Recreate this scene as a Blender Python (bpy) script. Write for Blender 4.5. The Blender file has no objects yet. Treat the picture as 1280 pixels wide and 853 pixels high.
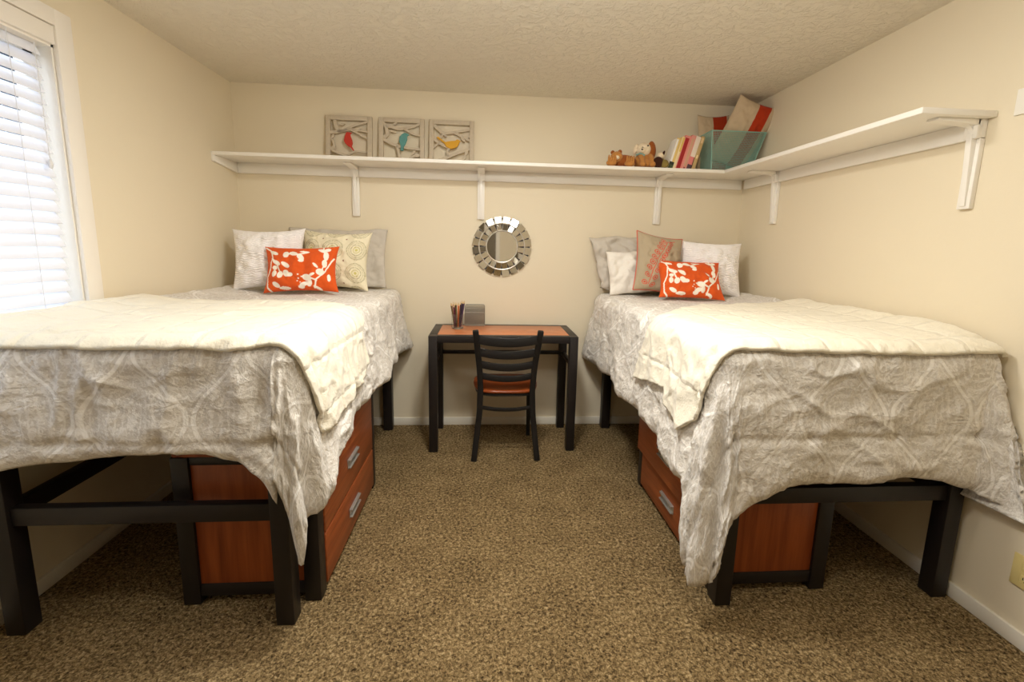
import bpy, bmesh, math, random
import numpy as np
from mathutils import Vector, Matrix, noise, Euler

random.seed(7)
PI = math.pi
SC = bpy.context.scene
COL = SC.collection

# ---------------------------------------------------------------- room frame (metres)
XL, XR, YB, ZC = -1.6577, 1.8612, 3.30, 2.342      # left wall, right wall, back wall, ceiling
YF = -1.5                                          # wall behind the camera
CAMH = 1.32957

# ---------------------------------------------------------------- colour + materials
def lin(c):
    c = c / 255.0
    return c / 12.92 if c <= 0.04045 else ((c + 0.055) / 1.055) ** 2.4
def rgb(r, g, b): return (lin(r), lin(g), lin(b), 1.0)

class NT:
    """tiny node helper"""
    def __init__(self, name):
        self.m = bpy.data.materials.new(name); self.m.use_nodes = True
        self.t = self.m.node_tree; self.t.nodes.clear()
        self.out = self.n('ShaderNodeOutputMaterial')
    def n(self, kind, **kw):
        x = self.t.nodes.new(kind)
        for k, v in kw.items(): setattr(x, k, v)
        return x
    def l(self, a, b): self.t.links.new(a, b)
    def math(self, op, a, b=None, c=None, clamp=False):
        x = self.n('ShaderNodeMath', operation=op, use_clamp=clamp)
        for i, v in enumerate((a, b, c)):
            if v is None: continue
            if isinstance(v, (int, float)): x.inputs[i].default_value = v
            else: self.l(v, x.inputs[i])
        return x.outputs[0]
    def noise(self, vec, scale, detail=3, rough=0.5, dist=0.0):
        x = self.n('ShaderNodeTexNoise'); x.inputs['Scale'].default_value = scale
        x.inputs['Detail'].default_value = detail; x.inputs['Roughness'].default_value = rough
        x.inputs['Distortion'].default_value = dist
        if vec is not None: self.l(vec, x.inputs['Vector'])
        return x.outputs['Fac']
    def mix(self, fac, a, b):
        x = self.n('ShaderNodeMix', data_type='RGBA')
        for i, v in ((0, fac), (6, a), (7, b)):
            if isinstance(v, (int, float)): x.inputs[i].default_value = v
            elif isinstance(v, tuple): x.inputs[i].default_value = v
            else: self.l(v, x.inputs[i])
        return x.outputs[2]
    def ramp(self, fac, stops):
        x = self.n('ShaderNodeValToRGB'); e = x.color_ramp.elements
        while len(e) < len(stops): e.new(0.5)
        for i, (p, c) in enumerate(stops): e[i].position = p; e[i].color = c
        self.l(fac, x.inputs[0]); return x.outputs[0]
    def bump(self, h, strength=0.3, dist=0.01, prev=None):
        x = self.n('ShaderNodeBump'); x.inputs['Strength'].default_value = strength
        x.inputs['Distance'].default_value = dist; self.l(h, x.inputs['Height'])
        if prev is not None: self.l(prev, x.inputs['Normal'])
        return x.outputs[0]
    def bsdf(self, color, rough=0.6, normal=None, metallic=0.0, spec=0.5, **kw):
        x = self.n('ShaderNodeBsdfPrincipled')
        if isinstance(color, tuple): x.inputs['Base Color'].default_value = color
        else: self.l(color, x.inputs['Base Color'])
        if isinstance(rough, (int, float)): x.inputs['Roughness'].default_value = rough
        else: self.l(rough, x.inputs['Roughness'])
        x.inputs['Metallic'].default_value = metallic
        x.inputs['Specular IOR Level'].default_value = spec
        for k, v in kw.items(): x.inputs[k].default_value = v
        if normal is not None: self.l(normal, x.inputs['Normal'])
        return x.outputs[0]
    def done(self, shader): self.l(shader, self.out.inputs['Surface']); return self.m
    def obj(self): return self.n('ShaderNodeTexCoord').outputs['Object']
    def geo(self): return self.n('ShaderNodeNewGeometry').outputs['Position']

def m_plain(name, c, rough=0.5, metallic=0.0, spec=0.5, nscale=0, nstr=0.1, var=0.0):
    t = NT(name); nrm = None; col = c
    if nscale:
        f = t.noise(t.geo(), nscale, 4)
        nrm = t.bump(f, nstr, 0.004)
        if var: col = t.mix(f, tuple(x * (1 - var) for x in c[:3]) + (1,), tuple(min(1, x * (1 + var)) for x in c[:3]) + (1,))
    return t.done(t.bsdf(col, rough, nrm, metallic, spec))

def m_wall():
    t = NT('wall_paint'); p = t.geo()
    f = t.noise(p, 90, 4, 0.6); g = t.noise(p, 14, 3)
    h = t.math('ADD', f, t.math('MULTIPLY', g, 1.5))
    return t.done(t.bsdf(rgb(228, 216, 191), 0.62, t.bump(h, 0.10, 0.004), spec=0.3))
def m_ceiling():
    t = NT('knockdown_ceiling'); p = t.geo()
    f = t.noise(p, 26, 5, 0.62, 0.8); g = t.noise(p, 8, 2)
    r = t.ramp(f, [(0.46, (0, 0, 0, 1)), (0.60, (1, 1, 1, 1))])
    h = t.math('ADD', r, t.math('MULTIPLY', g, 0.8))
    return t.done(t.bsdf(rgb(230, 222, 205), 0.8, t.bump(h, 0.6, 0.007), spec=0.2))
def m_carpet():
    t = NT('frieze_carpet'); p = t.geo()
    f = t.noise(p, 84, 3, 0.65, 0.6); g = t.noise(p, 190, 2, 0.6); b = t.noise(p, 5, 3)
    v = t.n('ShaderNodeTexVoronoi'); v.inputs['Scale'].default_value = 120; t.l(p, v.inputs['Vector'])
    s = t.math('ADD', t.math('MULTIPLY', f, 0.75), t.math('MULTIPLY', g, 0.35))
    s = t.math('ADD', s, t.math('MULTIPLY', t.math('SUBTRACT', b, 0.5), 0.12))
    c = t.ramp(s, [(0.38, rgb(44, 33, 20)), (0.48, rgb(103, 84, 56)), (0.60, rgb(154, 130, 91)), (0.72, rgb(200, 176, 134))])
    h = t.math('SUBTRACT', f, t.math('MULTIPLY', v.outputs['Distance'], 0.7))
    return t.done(t.bsdf(c, 0.95, t.bump(h, 0.9, 0.012), spec=0.1))
def m_cherry(name='cherry_laminate', a=(124, 58, 26), b=(166, 88, 44), axis='z', rough=0.38):
    t = NT(name); mp = t.n('ShaderNodeMapping'); t.l(t.geo(), mp.inputs['Vector'])
    mp.inputs['Scale'].default_value = {'z': (38, 38, 2.2), 'y': (38, 2.2, 38), 'x': (2.2, 38, 38)}[axis]
    f = t.noise(mp.outputs[0], 1.0, 4, 0.6, 0.4)
    c = t.ramp(f, [(0.30, rgb(*a)), (0.70, rgb(*b))])
    return t.done(t.bsdf(c, rough, t.bump(f, 0.05, 0.002), spec=0.4))
def m_black(name='black_wood', c=(31, 26, 25), rough=0.42):
    t = NT(name); f = t.noise(t.geo(), 30, 3)
    col = t.mix(f, rgb(*[x * 0.85 for x in c]), rgb(*[x * 1.15 for x in c]))
    return t.done(t.bsdf(col, rough, t.bump(f, 0.04, 0.002), spec=0.4))
def m_comforter():
    t = NT('damask_comforter')
    at = t.n('ShaderNodeAttribute', attribute_name='flat'); uv = at.outputs['Vector']
    sx = t.n('ShaderNodeSeparateXYZ'); t.l(uv, sx.inputs[0])
    wob = t.noise(uv, 6, 2)
    W, H = 0.165, 0.46
    u = t.math('DIVIDE', t.math('ADD', sx.outputs[0], 10.0 * W * 2), W)
    v = t.math('DIVIDE', t.math('ADD', sx.outputs[1], 0.05), H)
    s = t.math('MULTIPLY', t.math('SINE', t.math('MULTIPLY', v, 2 * PI)), 0.44)
    def strand(off, sgn):
        a = t.math('ADD', u, t.math('MULTIPLY', s, sgn))
        a = t.math('ADD', a, off)
        fr = t.math('FRACT', t.math('DIVIDE', a, 2.0))
        return t.math('MULTIPLY', t.math('ABSOLUTE', t.math('SUBTRACT', fr, 0.5)), 2.0)   # 0 on the strand, 1 farthest
    d1, d2 = strand(1.0, 1.0), strand(0.0, -1.0)
    d = t.math('MINIMUM', d1, d2)
    line = t.math('SUBTRACT', 1.0, t.math('SMOOTHSTEP', d, 0.06, 0.11)) if False else t.ramp(d, [(0.0, (.9, .9, .9, 1)), (0.034, (.9, .9, .9, 1)), (0.055, (0, 0, 0, 1)), (0.11, (0, 0, 0, 1)), (0.13, (.6, .6, .6, 1)), (0.16, (0, 0, 0, 1))])
    # medallion rings inside each cell: product of strand distances peaks at the centre
    pr = t.math('MULTIPLY', d1, d2)
    fl = t.noise(uv, 52, 2, 0.5, 1.6)
    rings = t.math('SINE', t.math('ADD', t.math('MULTIPLY', pr, 34.0), t.math('MULTIPLY', fl, 7.0)))
    rings = t.ramp(rings, [(0.55, (0, 0, 0, 1)), (0.8, (.55, .55, .55, 1))])
    lf = t.ramp(fl, [(0.50, (0, 0, 0, 1)), (0.58, (.5, .5, .5, 1))])
    mx = t.n('ShaderNodeMix', data_type='RGBA', blend_type='LIGHTEN'); mx.inputs[0].default_value = 1
    t.l(rings, mx.inputs[6]); t.l(lf, mx.inputs[7])
    m2 = t.n('ShaderNodeMix', data_type='RGBA', blend_type='LIGHTEN'); m2.inputs[0].default_value = 1
    t.l(line, m2.inputs[6]); t.l(mx.outputs[2], m2.inputs[7])
    pat = m2.outputs[2]
    base = t.mix(t.noise(uv, 9, 3), rgb(206, 199, 189), rgb(216, 210, 201))
    col = t.mix(pat, base, rgb(246, 243, 238))
    w1 = t.noise(uv, 13, 4, 0.55, 1.2); w2 = t.noise(uv, 46, 3, 0.6, 0.6)
    
    mpa = t.n('ShaderNodeMapping'); t.l(uv, mpa.inputs['Vector']); mpa.inputs['Rotation'].default_value = (0, 0, .5); mpa.inputs['Scale'].default_value = (1.0, 1.5, 1)
    def ridge(vec, sc, wd):
        n_ = t.noise(vec, sc, 3, 0.5, 1.0); a_ = t.math('ABSOLUTE', t.math('SUBTRACT', n_, 0.5))
        return t.ramp(a_, [(0.0, (1, 1, 1, 1)), (wd, (.25, .25, .25, 1)), (wd * 2.6, (0, 0, 0, 1))])
    rg = t.math('ADD', ridge(mpa.outputs[0], 6.5, .018), t.math('MULTIPLY', ridge(uv, 14, .022), .6))
    nb = t.bump(w1, 0.38, 0.03); nb = t.bump(rg, 0.24, 0.009, nb); nb = t.bump(w2, 0.40, 0.010, nb); nb = t.bump(pat, 0.18, 0.003, nb)
    sh = t.bsdf(col, 0.75, nb, spec=0.25, **{'Sheen Weight': 0.15})
    return t.done(sh)
def m_throw():
    t = NT('cream_plush'); at = t.n('ShaderNodeAttribute', attribute_name='flat'); uv = at.outputs['Vector']
    sx = t.n('ShaderNodeSeparateXYZ'); t.l(uv, sx.inputs[0])
    def lines(a, p): return t.math('ABSOLUTE', t.math('SUBTRACT', t.math('FRACT', t.math('DIVIDE', t.math('ADD', a, 20.0), p)), 0.5))
    q = t.math('MINIMUM', lines(sx.outputs[0], 0.17), lines(sx.outputs[1], 0.17))
    groove = t.ramp(q, [(0.0, (0, 0, 0, 1)), (0.09, (1, 1, 1, 1))])
    f = t.noise(uv, 120, 3, 0.7); g = t.noise(uv, 24, 3)
    nb = t.bump(groove, 0.55, 0.008); nb = t.bump(g, 0.45, 0.016, nb); nb = t.bump(f, 0.6, 0.005, nb)
    return t.done(t.bsdf(rgb(240, 233, 214), 0.9, nb, spec=0.1, **{'Sheen Weight': 0.3}))
def m_attr(name, rough=0.8, bs=0.25, scale=300, sheen=0.1):
    t = NT(name); a = t.n('ShaderNodeAttribute', attribute_name='Col')
    f = t.noise(t.obj(), scale, 2); g = t.noise(t.obj(), 14, 3)
    nb = t.bump(f, bs, 0.002); nb = t.bump(g, 0.2, 0.02, nb)
    return t.done(t.bsdf(a.outputs['Color'], rough, nb, spec=0.15, **{'Sheen Weight': sheen}))
def m_fabric(name, c, rough=0.85, s1=300, b1=0.3, s2=16, b2=0.3):
    t = NT(name); f = t.noise(t.obj(), s1, 2); g = t.noise(t.obj(), s2, 3, 0.5, 0.8)
    nb = t.bump(f, b1, 0.002); nb = t.bump(g, b2, 0.02, nb)
    return t.done(t.bsdf(c, rough, nb, spec=0.15, **{'Sheen Weight': 0.15}))
def m_slat():
    t = NT('blind_slat')
    a = t.bsdf(rgb(245, 246, 250), 0.45, spec=0.3)
    tr = t.n('ShaderNodeBsdfTranslucent'); tr.inputs[0].default_value = rgb(244, 247, 255)
    m = t.n('ShaderNodeMixShader'); m.inputs[0].default_value = 0.24
    t.l(a, m.inputs[1]); t.l(tr.outputs[0], m.inputs[2]); return t.done(m.outputs[0])
def m_glass(name, c=(1, 1, 1, 1), rough=0.0):
    t = NT(name); return t.done(t.bsdf(c, rough, None, 0, 0.5, **{'Transmission Weight': 1.0, 'IOR': 1.45}))
def m_pane():
    t = NT('window_pane'); g = t.n('ShaderNodeBsdfGlossy'); g.inputs['Roughness'].default_value = 0.02
    tr = t.n('ShaderNodeBsdfTransparent'); m = t.n('ShaderNodeMixShader'); m.inputs[0].default_value = 0.06
    t.l(tr.outputs[0], m.inputs[1]); t.l(g.outputs[0], m.inputs[2]); return t.done(m.outputs[0])

M = dict(
    wall=m_wall(), ceiling=m_ceiling(), carpet=m_carpet(),
    trim=m_plain('white_trim_paint', rgb(232, 226, 212), 0.42, nscale=40, nstr=0.03),
    shelfw=m_plain('white_shelf_paint', rgb(240, 236, 228), 0.4, nscale=30, nstr=0.04),
    casing=m_plain('window_casing_paint', rgb(238, 232, 222), 0.45, nscale=30, nstr=0.04),
    door=m_plain('taupe_doorway_shade', rgb(120, 108, 84), 0.5, nscale=20, nstr=0.04),  # dimness of the room past the doorway put into the colour
    cherry=m_cherry(), cherry_y=m_cherry('cherry_drawer_front', (126, 60, 28), (168, 90, 46), 'y'),
    desktop=m_cherry('cherry_desk_inset', (180, 108, 66), (206, 132, 86), 'x', 0.32),
    seatwood=m_cherry('cherry_seat', (112, 48, 18), (158, 76, 32), 'x', 0.28),
    black=m_black(), blackmetal=m_black('black_metal', (24, 22, 22), 0.45),
    comforter=m_comforter(), throw=m_throw(), attr=m_attr('printed_cloth'),
    whitefuzz=m_fabric('white_plush_cover', rgb(245, 241, 240), 0.95, 120, 0.6, 22, 0.25),
    sham=m_fabric('grey_sham_cloth', rgb(202, 194, 182), 0.7, 260, 0.25, 10, 0.6),
    greycloth=m_fabric('dark_grey_sham_cloth', rgb(140, 130, 112), 0.7, 260, 0.25, 10, 0.6),
    whitecloth=m_fabric('white_pillowcase', rgb(238, 232, 222), 0.8, 260, 0.25, 9, 0.6),
    mattress=m_fabric('mattress_ticking', rgb(222, 216, 204)),
    slat=m_slat(), pane=m_pane(), cord=m_plain('blind_cord', rgb(225, 225, 228), 0.8),
    mirror=m_plain('silvered_glass', (0.93, 0.93, 0.92, 1), 0.03, 1.0),
    silver=m_plain('silver_paint', rgb(205, 198, 185), 0.3, 0.6),
    darkback=m_plain('mirror_backing', rgb(60, 54, 48), 0.6),
    steel=m_plain('brushed_steel', rgb(190, 188, 184), 0.35, 0.7),
    mesh=m_plain('grey_wire', rgb(150, 142, 130), 0.45, 0.35),
    teal=m_plain('teal_wire', rgb(134, 176, 162), 0.5),
    tealrim=m_plain('teal_rim', rgb(146, 190, 176), 0.45),
    glass=m_glass('cup_glass'),
    carved=m_plain('whitewashed_carved_wood', rgb(196, 182, 160), 0.75, nscale=60, nstr=0.25, var=0.12),
    birdred=m_plain('red_bird_paint', rgb(196, 52, 34), 0.6, nscale=60, nstr=0.1),
    birdteal=m_plain('teal_bird_paint', rgb(84, 142, 138), 0.6, nscale=60, nstr=0.1),
    birdyellow=m_plain('mustard_bird_paint', rgb(212, 156, 20), 0.6, nscale=60, nstr=0.1),
    ivory=m_plain('ivory_plastic', rgb(226, 206, 140), 0.4), white_pl=m_plain('white_plastic', rgb(238, 234, 224), 0.4),
    slot=m_plain('outlet_slot', rgb(30, 26, 20), 0.7),
    page=m_plain('book_pages', rgb(232, 220, 194), 0.8),
    plush_tan=m_fabric('tan_plush', rgb(186, 128, 66), 0.95, 140, 0.7, 30, 0.4),
    plush_brown=m_fabric('brown_plush', rgb(150, 84, 36), 0.95, 140, 0.7, 30, 0.4),
    plush_cream=m_fabric('cream_plush_toy', rgb(232, 214, 184), 0.95, 140, 0.7, 30, 0.4),
    plush_dark=m_fabric('dark_brown_plush', rgb(62, 34, 22), 0.95, 140, 0.6, 30, 0.3),
    plush_olive=m_fabric('olive_plush', rgb(138, 118, 62), 0.95, 140, 0.6, 30, 0.3),
    plush_teal=m_fabric('teal_ribbon', rgb(120, 160, 150), 0.8),
    eye=m_plain('black_bead', rgb(18, 15, 14), 0.2),
)
def flat(name, r, g, b, rough=0.55): return m_plain(name, rgb(r, g, b), rough, nscale=80, nstr=0.05)

# ---------------------------------------------------------------- mesh helpers
class G:
    def __init__(self): self.bm = bmesh.new()
    def box(self, lo, hi, bev=0.0, seg=2):
        b = bmesh.new(); bmesh.ops.create_cube(b, size=1)
        lo = Vector(lo); hi = Vector(hi); c = (lo + hi) / 2; d = hi - lo
        for v in b.verts: v.co = Vector((v.co.x * d.x, v.co.y * d.y, v.co.z * d.z)) + c
        if bev: bmesh.ops.bevel(b, geom=b.edges[:], offset=bev, segments=seg, affect='EDGES', profile=0.5)
        return self.add(b)
    def add(self, b, mat=None):
        if mat is not None: bmesh.ops.transform(b, matrix=mat, verts=b.verts[:])
        me = bpy.data.meshes.new('tmp'); b.to_mesh(me); b.free(); self.bm.from_mesh(me); bpy.data.meshes.remove(me)
        return self
    def hexa(self, pts, bev=0.0):
        """8 points: bottom 4 (ccw) then top 4"""
        b = bmesh.new(); v = [b.verts.new(p) for p in pts]
        for f in ((3, 2, 1, 0), (4, 5, 6, 7), (0, 1, 5, 4), (1, 2, 6, 5), (2, 3, 7, 6), (3, 0, 4, 7)): b.faces.new([v[i] for i in f])
        bmesh.ops.recalc_face_normals(b, faces=b.faces[:])
        if bev: bmesh.ops.bevel(b, geom=b.edges[:], offset=bev, segments=2, affect='EDGES', profile=0.5)
        return self.add(b)
    def tube(self, pts, r, seg=8, cap=True):
        """swept tube along pts; r number or list"""
        pts = [Vector(p) for p in pts]; n = len(pts)
        rs = [r] * n if isinstance(r, (int, float)) else r
        b = bmesh.new(); rings = []; up = None
        for i, p in enumerate(pts):
            t = (pts[min(i + 1, n - 1)] - pts[max(i - 1, 0)]).normalized()
            if up is None: up = t.orthogonal().normalized()
            up = (up - t * up.dot(t)).normalized(); s = t.cross(up)
            rings.append([b.verts.new(p + (up * math.cos(k * 2 * PI / seg) + s * math.sin(k * 2 * PI / seg)) * rs[i]) for k in range(seg)])
        for a, c in zip(rings, rings[1:]):
            for k in range(seg): b.faces.new((a[k], a[(k + 1) % seg], c[(k + 1) % seg], c[k]))
        if cap: b.faces.new(rings[0][::-1]); b.faces.new(rings[-1])
        return self.add(b)
    def sweep_rect(self, pts, w, h, side=(1, 0, 0), bev=0.0):
        """rectangular bar along pts; w along side vector, h across"""
        pts = [Vector(p) for p in pts]; n = len(pts); b = bmesh.new(); rings = []
        for i, p in enumerate(pts):
            t = (pts[min(i + 1, n - 1)] - pts[max(i - 1, 0)]).normalized()
            s = Vector(side); s = (s - t * s.dot(t)).normalized(); u = t.cross(s)
            wi = w[i] if isinstance(w, (list, tuple)) else w; hi = h[i] if isinstance(h, (list, tuple)) else h
            rings.append([b.verts.new(p + s * a * wi / 2 + u * c * hi / 2) for a, c in ((-1, -1), (1, -1), (1, 1), (-1, 1))])
        for a, c in zip(rings, rings[1:]):
            for k in range(4): b.faces.new((a[k], a[(k + 1) % 4], c[(k + 1) % 4], c[k]))
        b.faces.new(rings[0][::-1]); b.faces.new(rings[-1]); bmesh.ops.recalc_face_normals(b, faces=b.faces[:])
        if bev:
            ed = [e for e in b.edges if e.calc_face_angle(0) > 0.6]
            bmesh.ops.bevel(b, geom=ed, offset=bev, segments=2, affect='EDGES', profile=0.5)
        return self.add(b)
    def lathe(self, prof, c=(0, 0, 0), seg=32, axis='z'):
        b = bmesh.new(); rings = []
        for r, z in prof:
            ring = []
            for k in range(seg):
                a = 2 * PI * k / seg
                p = (r * math.cos(a), r * math.sin(a), z) if axis == 'z' else (r * math.cos(a), z, r * math.sin(a))
                ring.append(b.verts.new(Vector(p) + Vector(c)))
            rings.append(ring)
        for a, d in zip(rings, rings[1:]):
            for k in range(seg): b.faces.new((a[k], a[(k + 1) % seg], d[(k + 1) % seg], d[k]))
        if prof[0][0] > 1e-6: b.faces.new(rings[0][::-1])
        if prof[-1][0] > 1e-6: b.faces.new(rings[-1])
        bmesh.ops.remove_doubles(b, verts=b.verts[:], dist=1e-6); bmesh.ops.recalc_face_normals(b, faces=b.faces[:])
        return self.add(b)
    def ball(self, c, r, rot=None, u=20, v=14):
        b = bmesh.new(); bmesh.ops.create_uvsphere(b, u_segments=u, v_segments=v, radius=1)
        r = (r, r, r) if isinstance(r, (int, float)) else r
        m = Matrix.Translation(c) @ (Euler(rot).to_matrix().to_4x4() if rot else Matrix()) @ Matrix.Diagonal((*r, 1))
        return self.add(b, m)
    def prism(self, poly, y0, y1):
        """polygon in XZ extruded along Y"""
        b = bmesh.new(); a = [b.verts.new((x, y0, z)) for x, z in poly]; c = [b.verts.new((x, y1, z)) for x, z in poly]
        n = len(poly); b.faces.new(a); b.faces.new(c[::-1])
        for i in range(n): b.faces.new((a[i], c[i], c[(i + 1) % n], a[(i + 1) % n]))
        bmesh.ops.recalc_face_normals(b, faces=b.faces[:]); return self.add(b)
    def make(self, name, mat, parent=None, base=None, smooth=True, angle=40):
        me = bpy.data.meshes.new(name)
        if base is not None: bmesh.ops.translate(self.bm, verts=self.bm.verts[:], vec=-Vector(base))
        self.bm.to_mesh(me); self.bm.free()
        return link(name, me, mat, parent, base if parent is None else None, smooth, angle)

def link(name, me, mat, parent=None, base=None, smooth=True, angle=40):
    if mat is not None: me.materials.append(mat)
    if smooth:
        me.polygons.foreach_set('use_smooth', [True] * len(me.polygons))
        me.set_sharp_from_angle(angle=math.radians(angle))
    o = bpy.data.objects.new(name, me); COL.objects.link(o)
    if parent is not None: o.parent = parent
    elif base is not None: o.location = base
    return o
def thing(name, label, cat, loc, rot=(0, 0, 0), group=None):
    o = bpy.data.objects.new(name, None); COL.objects.link(o); o.empty_display_size = 0.1
    o.location = loc; o.rotation_euler = rot
    return tag(o, label, cat, group)
def tag(o, label, cat, group=None, kind=None):
    o['label'] = label; o['category'] = cat
    if group: o['group'] = group
    if kind: o['kind'] = kind
    return o
def struct(o): o['kind'] = 'structure'; return o
def copy_tree(o, parent=None):
    c = o.copy(); COL.objects.link(c)
    if parent is not None: c.parent = parent
    for ch in list(o.children): copy_tree(ch, c)
    return c
def grid_mesh(name, P, closed_u=False, attr=None):
    """P (nu,nv,3) numpy -> mesh"""
    nu, nv = P.shape[:2]; me = bpy.data.meshes.new(name)
    idx = np.arange(nu * nv).reshape(nu, nv)
    f = np.stack([idx[:-1, :-1], idx[1:, :-1], idx[1:, 1:], idx[:-1, 1:]], -1).reshape(-1, 4)
    me.from_pydata(P.reshape(-1, 3).tolist(), [], f.tolist())
    if attr:
        for k, A in attr.items():
            a = me.attributes.new(k, 'FLOAT_VECTOR', 'POINT'); a.data.foreach_set('vector', A.reshape(-1).astype(np.float32))
    return me

# ================================================================ SETTING
WT = 0.12
WY0, WY1, WZ0, WZ1 = 0.45, 2.028, 0.80, 2.055       # window opening in the left wall
g = G(); g.box((XL - WT, YF - WT, -0.1), (XR + WT, YB + WT, 0)); struct(g.make('floor', M['carpet'], smooth=False))
g = G(); g.box((XL - WT, YF - WT, ZC), (XR + WT, YB + WT, ZC + 0.1)); struct(g.make('ceiling', M['ceiling'], smooth=False))
g = G(); g.box((XL - WT, YB, 0), (XR + WT, YB + WT, ZC)); struct(g.make('wall_back', M['wall'], smooth=False))
g = G(); g.box((XR, YF, 0), (XR + WT, YB, ZC)); struct(g.make('wall_right', M['wall'], smooth=False))
g = G()
g.box((XL - WT, YF, 0), (XL, WY0, ZC)); g.box((XL - WT, WY1, 0), (XL, YB, ZC))
g.box((XL - WT, WY0, 0), (XL, WY1, WZ0)); g.box((XL - WT, WY0, WZ1), (XL, WY1, ZC))
struct(g.make('wall_left', M['wall'], smooth=False))
g = G(); DX0, DX1, DZ = -0.62, 0.20, 2.03
g.box((XL - WT, YF - WT, 0), (DX0, YF, ZC)); g.box((DX1, YF - WT, 0), (XR + WT, YF, ZC)); g.box((DX0, YF - WT, DZ), (DX1, YF, ZC))
struct(g.make('wall_front', M['wall'], smooth=False))
# doorway behind the camera (seen in the round mirror)
d = struct(bpy.data.objects.new('door_1', None)); COL.objects.link(d); d.location = (DX0, YF, 0)
g = G(); g.box((DX0 + .01, YF - .09, .01), (DX1 - .01, YF - .05, DZ - .01), .003)
for z0, z1 in ((.25, .95), (1.1, 1.85)):
    for x0, x1 in ((DX0 + .12, DX0 + .36), (DX0 + .46, DX1 - .12)):
        g.box((x0, YF - .052, z0), (x1, YF - .042, z1), .004)
g.make('added_door_leaf', M['door'], d, (DX0, YF, 0))  # leaf added to shut stray light out; stands for the dark room beyond
g = G()
for x0, x1 in ((DX0 - .06, DX0 + .01), (DX1 - .01, DX1 + .06)): g.box((x0, YF - .1, 0), (x1, YF + .018, DZ + .06), .004)
g.box((DX0 - .06, YF - .1, DZ - .01), (DX1 + .06, YF + .018, DZ + .06), .004)
g.make('door_casing', M['trim'], d, (DX0, YF, 0))
# baseboards
BH = 0.058
g = G(); g.box((XL, YB - .014, 0), (XR, YB, BH), .003); struct(g.make('baseboard_back', M['trim']))
g = G(); g.box((XR - .014, YF, 0), (XR, YB - .014, BH), .003); struct(g.make('baseboard_right', M['trim']))
g = G(); g.box((XL, YF, 0), (XL + .014, YB - .014, BH), .003); struct(g.make('baseboard_left', M['trim']))

# window: casing, jamb, sashes, glass
w = struct(bpy.data.objects.new('window_1', None)); COL.objects.link(w); w.location = (XL, WY0, WZ0)
wb = (XL, WY0, WZ0)
g = G()
g.box((XL - .001, WY1 - .005, WZ0 - .07), (XL + .018, WY1 + .070, WZ1 + .128), .003)
g.box((XL - .001, WY0 - .070, WZ0 - .07), (XL + .018, WY0 + .005, WZ1 + .128), .003)
g.box((XL - .001, WY0, WZ1 + .066), (XL + .018, WY1, WZ1 + .128), .003)
g.box((XL - .001, WY0, WZ0 - .07), (XL + .018, WY1, WZ0 - .0), .003)
g.make('window_frame', M['casing'], w, wb)
g = G(); jd = WT - .002
g.box((XL - jd, WY1 - .012, WZ0), (XL - .002, WY1 - .0005, WZ1)); g.box((XL - jd, WY0 + .0005, WZ0), (XL - .002, WY0 + .012, WZ1))
g.box((XL - jd, WY0, WZ1 - .012), (XL - .002, WY1, WZ1 - .0005)); g.box((XL - jd, WY0, WZ0 + .0005), (XL + .0, WY1, WZ0 + .014))
g.make('window_jamb', M['casing'], w, wb, smooth=False)
g = G()
for z0, z1 in ((WZ0 + .014, WZ0 + .06), (WZ1 - .06, WZ1 - .012)): g.box((XL - .105, WY0 + .012, z0), (XL - .07, WY1 - .012, z1), .003)
for y0, y1 in ((WY0 + .012, WY0 + .055), (WY1 - .055, WY1 - .012)): g.box((XL - .105, y0, WZ0 + .014), (XL - .07, y1, WZ1 - .012), .003)
g.make('window_sash', M['white_pl'], w, wb)
g = G(); g.box((XL - .09, WY0 + .05, WZ0 + .05), (XL - .085, WY1 - .05, WZ1 - .05)); g.make('window_pane', M['pane'], w, wb, smooth=False)

# ================================================================ WINDOW BLIND
bl = thing('window_blind', 'white horizontal slat blind lowered in the bright window by the left bed', 'blind', (XL - .03, 1.24, WZ0 + .02))
bb = (XL - .03, 1.24, WZ0 + .02)
g = G(); g.box((XL - .02, WY0 + .006, WZ1 - .004), (XL + .012, WY1 - .006, WZ1 + .064), .004); g.make('valance', M['casing'], bl, bb)
sy0, sy1 = WY0 + .03, WY1 - .036
z = WZ1 - .03; k = 0; tilt = math.radians(61)
while z > WZ0 + .06:
    b = bmesh.new(); prof = []
    n = 6
    for i in range(n + 1):
        a = (i / n - .5) * .053; cz = .0035 * (1 - (2 * i / n - 1) ** 2)
        prof.append((a, cz))
    # slat cross-section (a across, cz crown) rotated by tilt: room edge low
    def P(a, c, y): return (XL - .036 + a * math.cos(tilt) + c * math.sin(tilt), y, z - a * math.sin(tilt) + c * math.cos(tilt))
    top = [[b.verts.new(P(a, c + .0014, y)) for a, c in prof] for y in (sy0, sy1)]
    bot = [[b.verts.new(P(a, c - .0014, y)) for a, c in prof] for y in (sy0, sy1)]
    for i in range(n):
        b.faces.new((top[0][i], top[0][i + 1], top[1][i + 1], top[1][i])); b.faces.new((bot[0][i + 1], bot[0][i], bot[1][i], bot[1][i + 1]))
    for r in (0, 1): b.faces.new([*top[r], *bot[r][::-1]])
    for i in (0, n): b.faces.new((top[0][i], top[1][i], bot[1][i], bot[0][i]))
    bmesh.ops.recalc_face_normals(b, faces=b.faces[:])
    g = G(); g.add(b); g.make('slat', M['slat'], bl, bb)
    z -= .0445; k += 1
g = G(); g.box((XL - .06, sy0, WZ0 + .018), (XL - .014, sy1, WZ0 + .038), .003); g.make('bottom_rail', M['slat'], bl, bb)
for y in (.62, 1.04, 1.45, 1.86):
    g = G()
    for x in (XL - .061, XL - .012): g.tube([(x, y, WZ0 + .03), (x, y, WZ1)], .0012, 5)
    g.make('ladder_cord', M['cord'], bl, bb)
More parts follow.
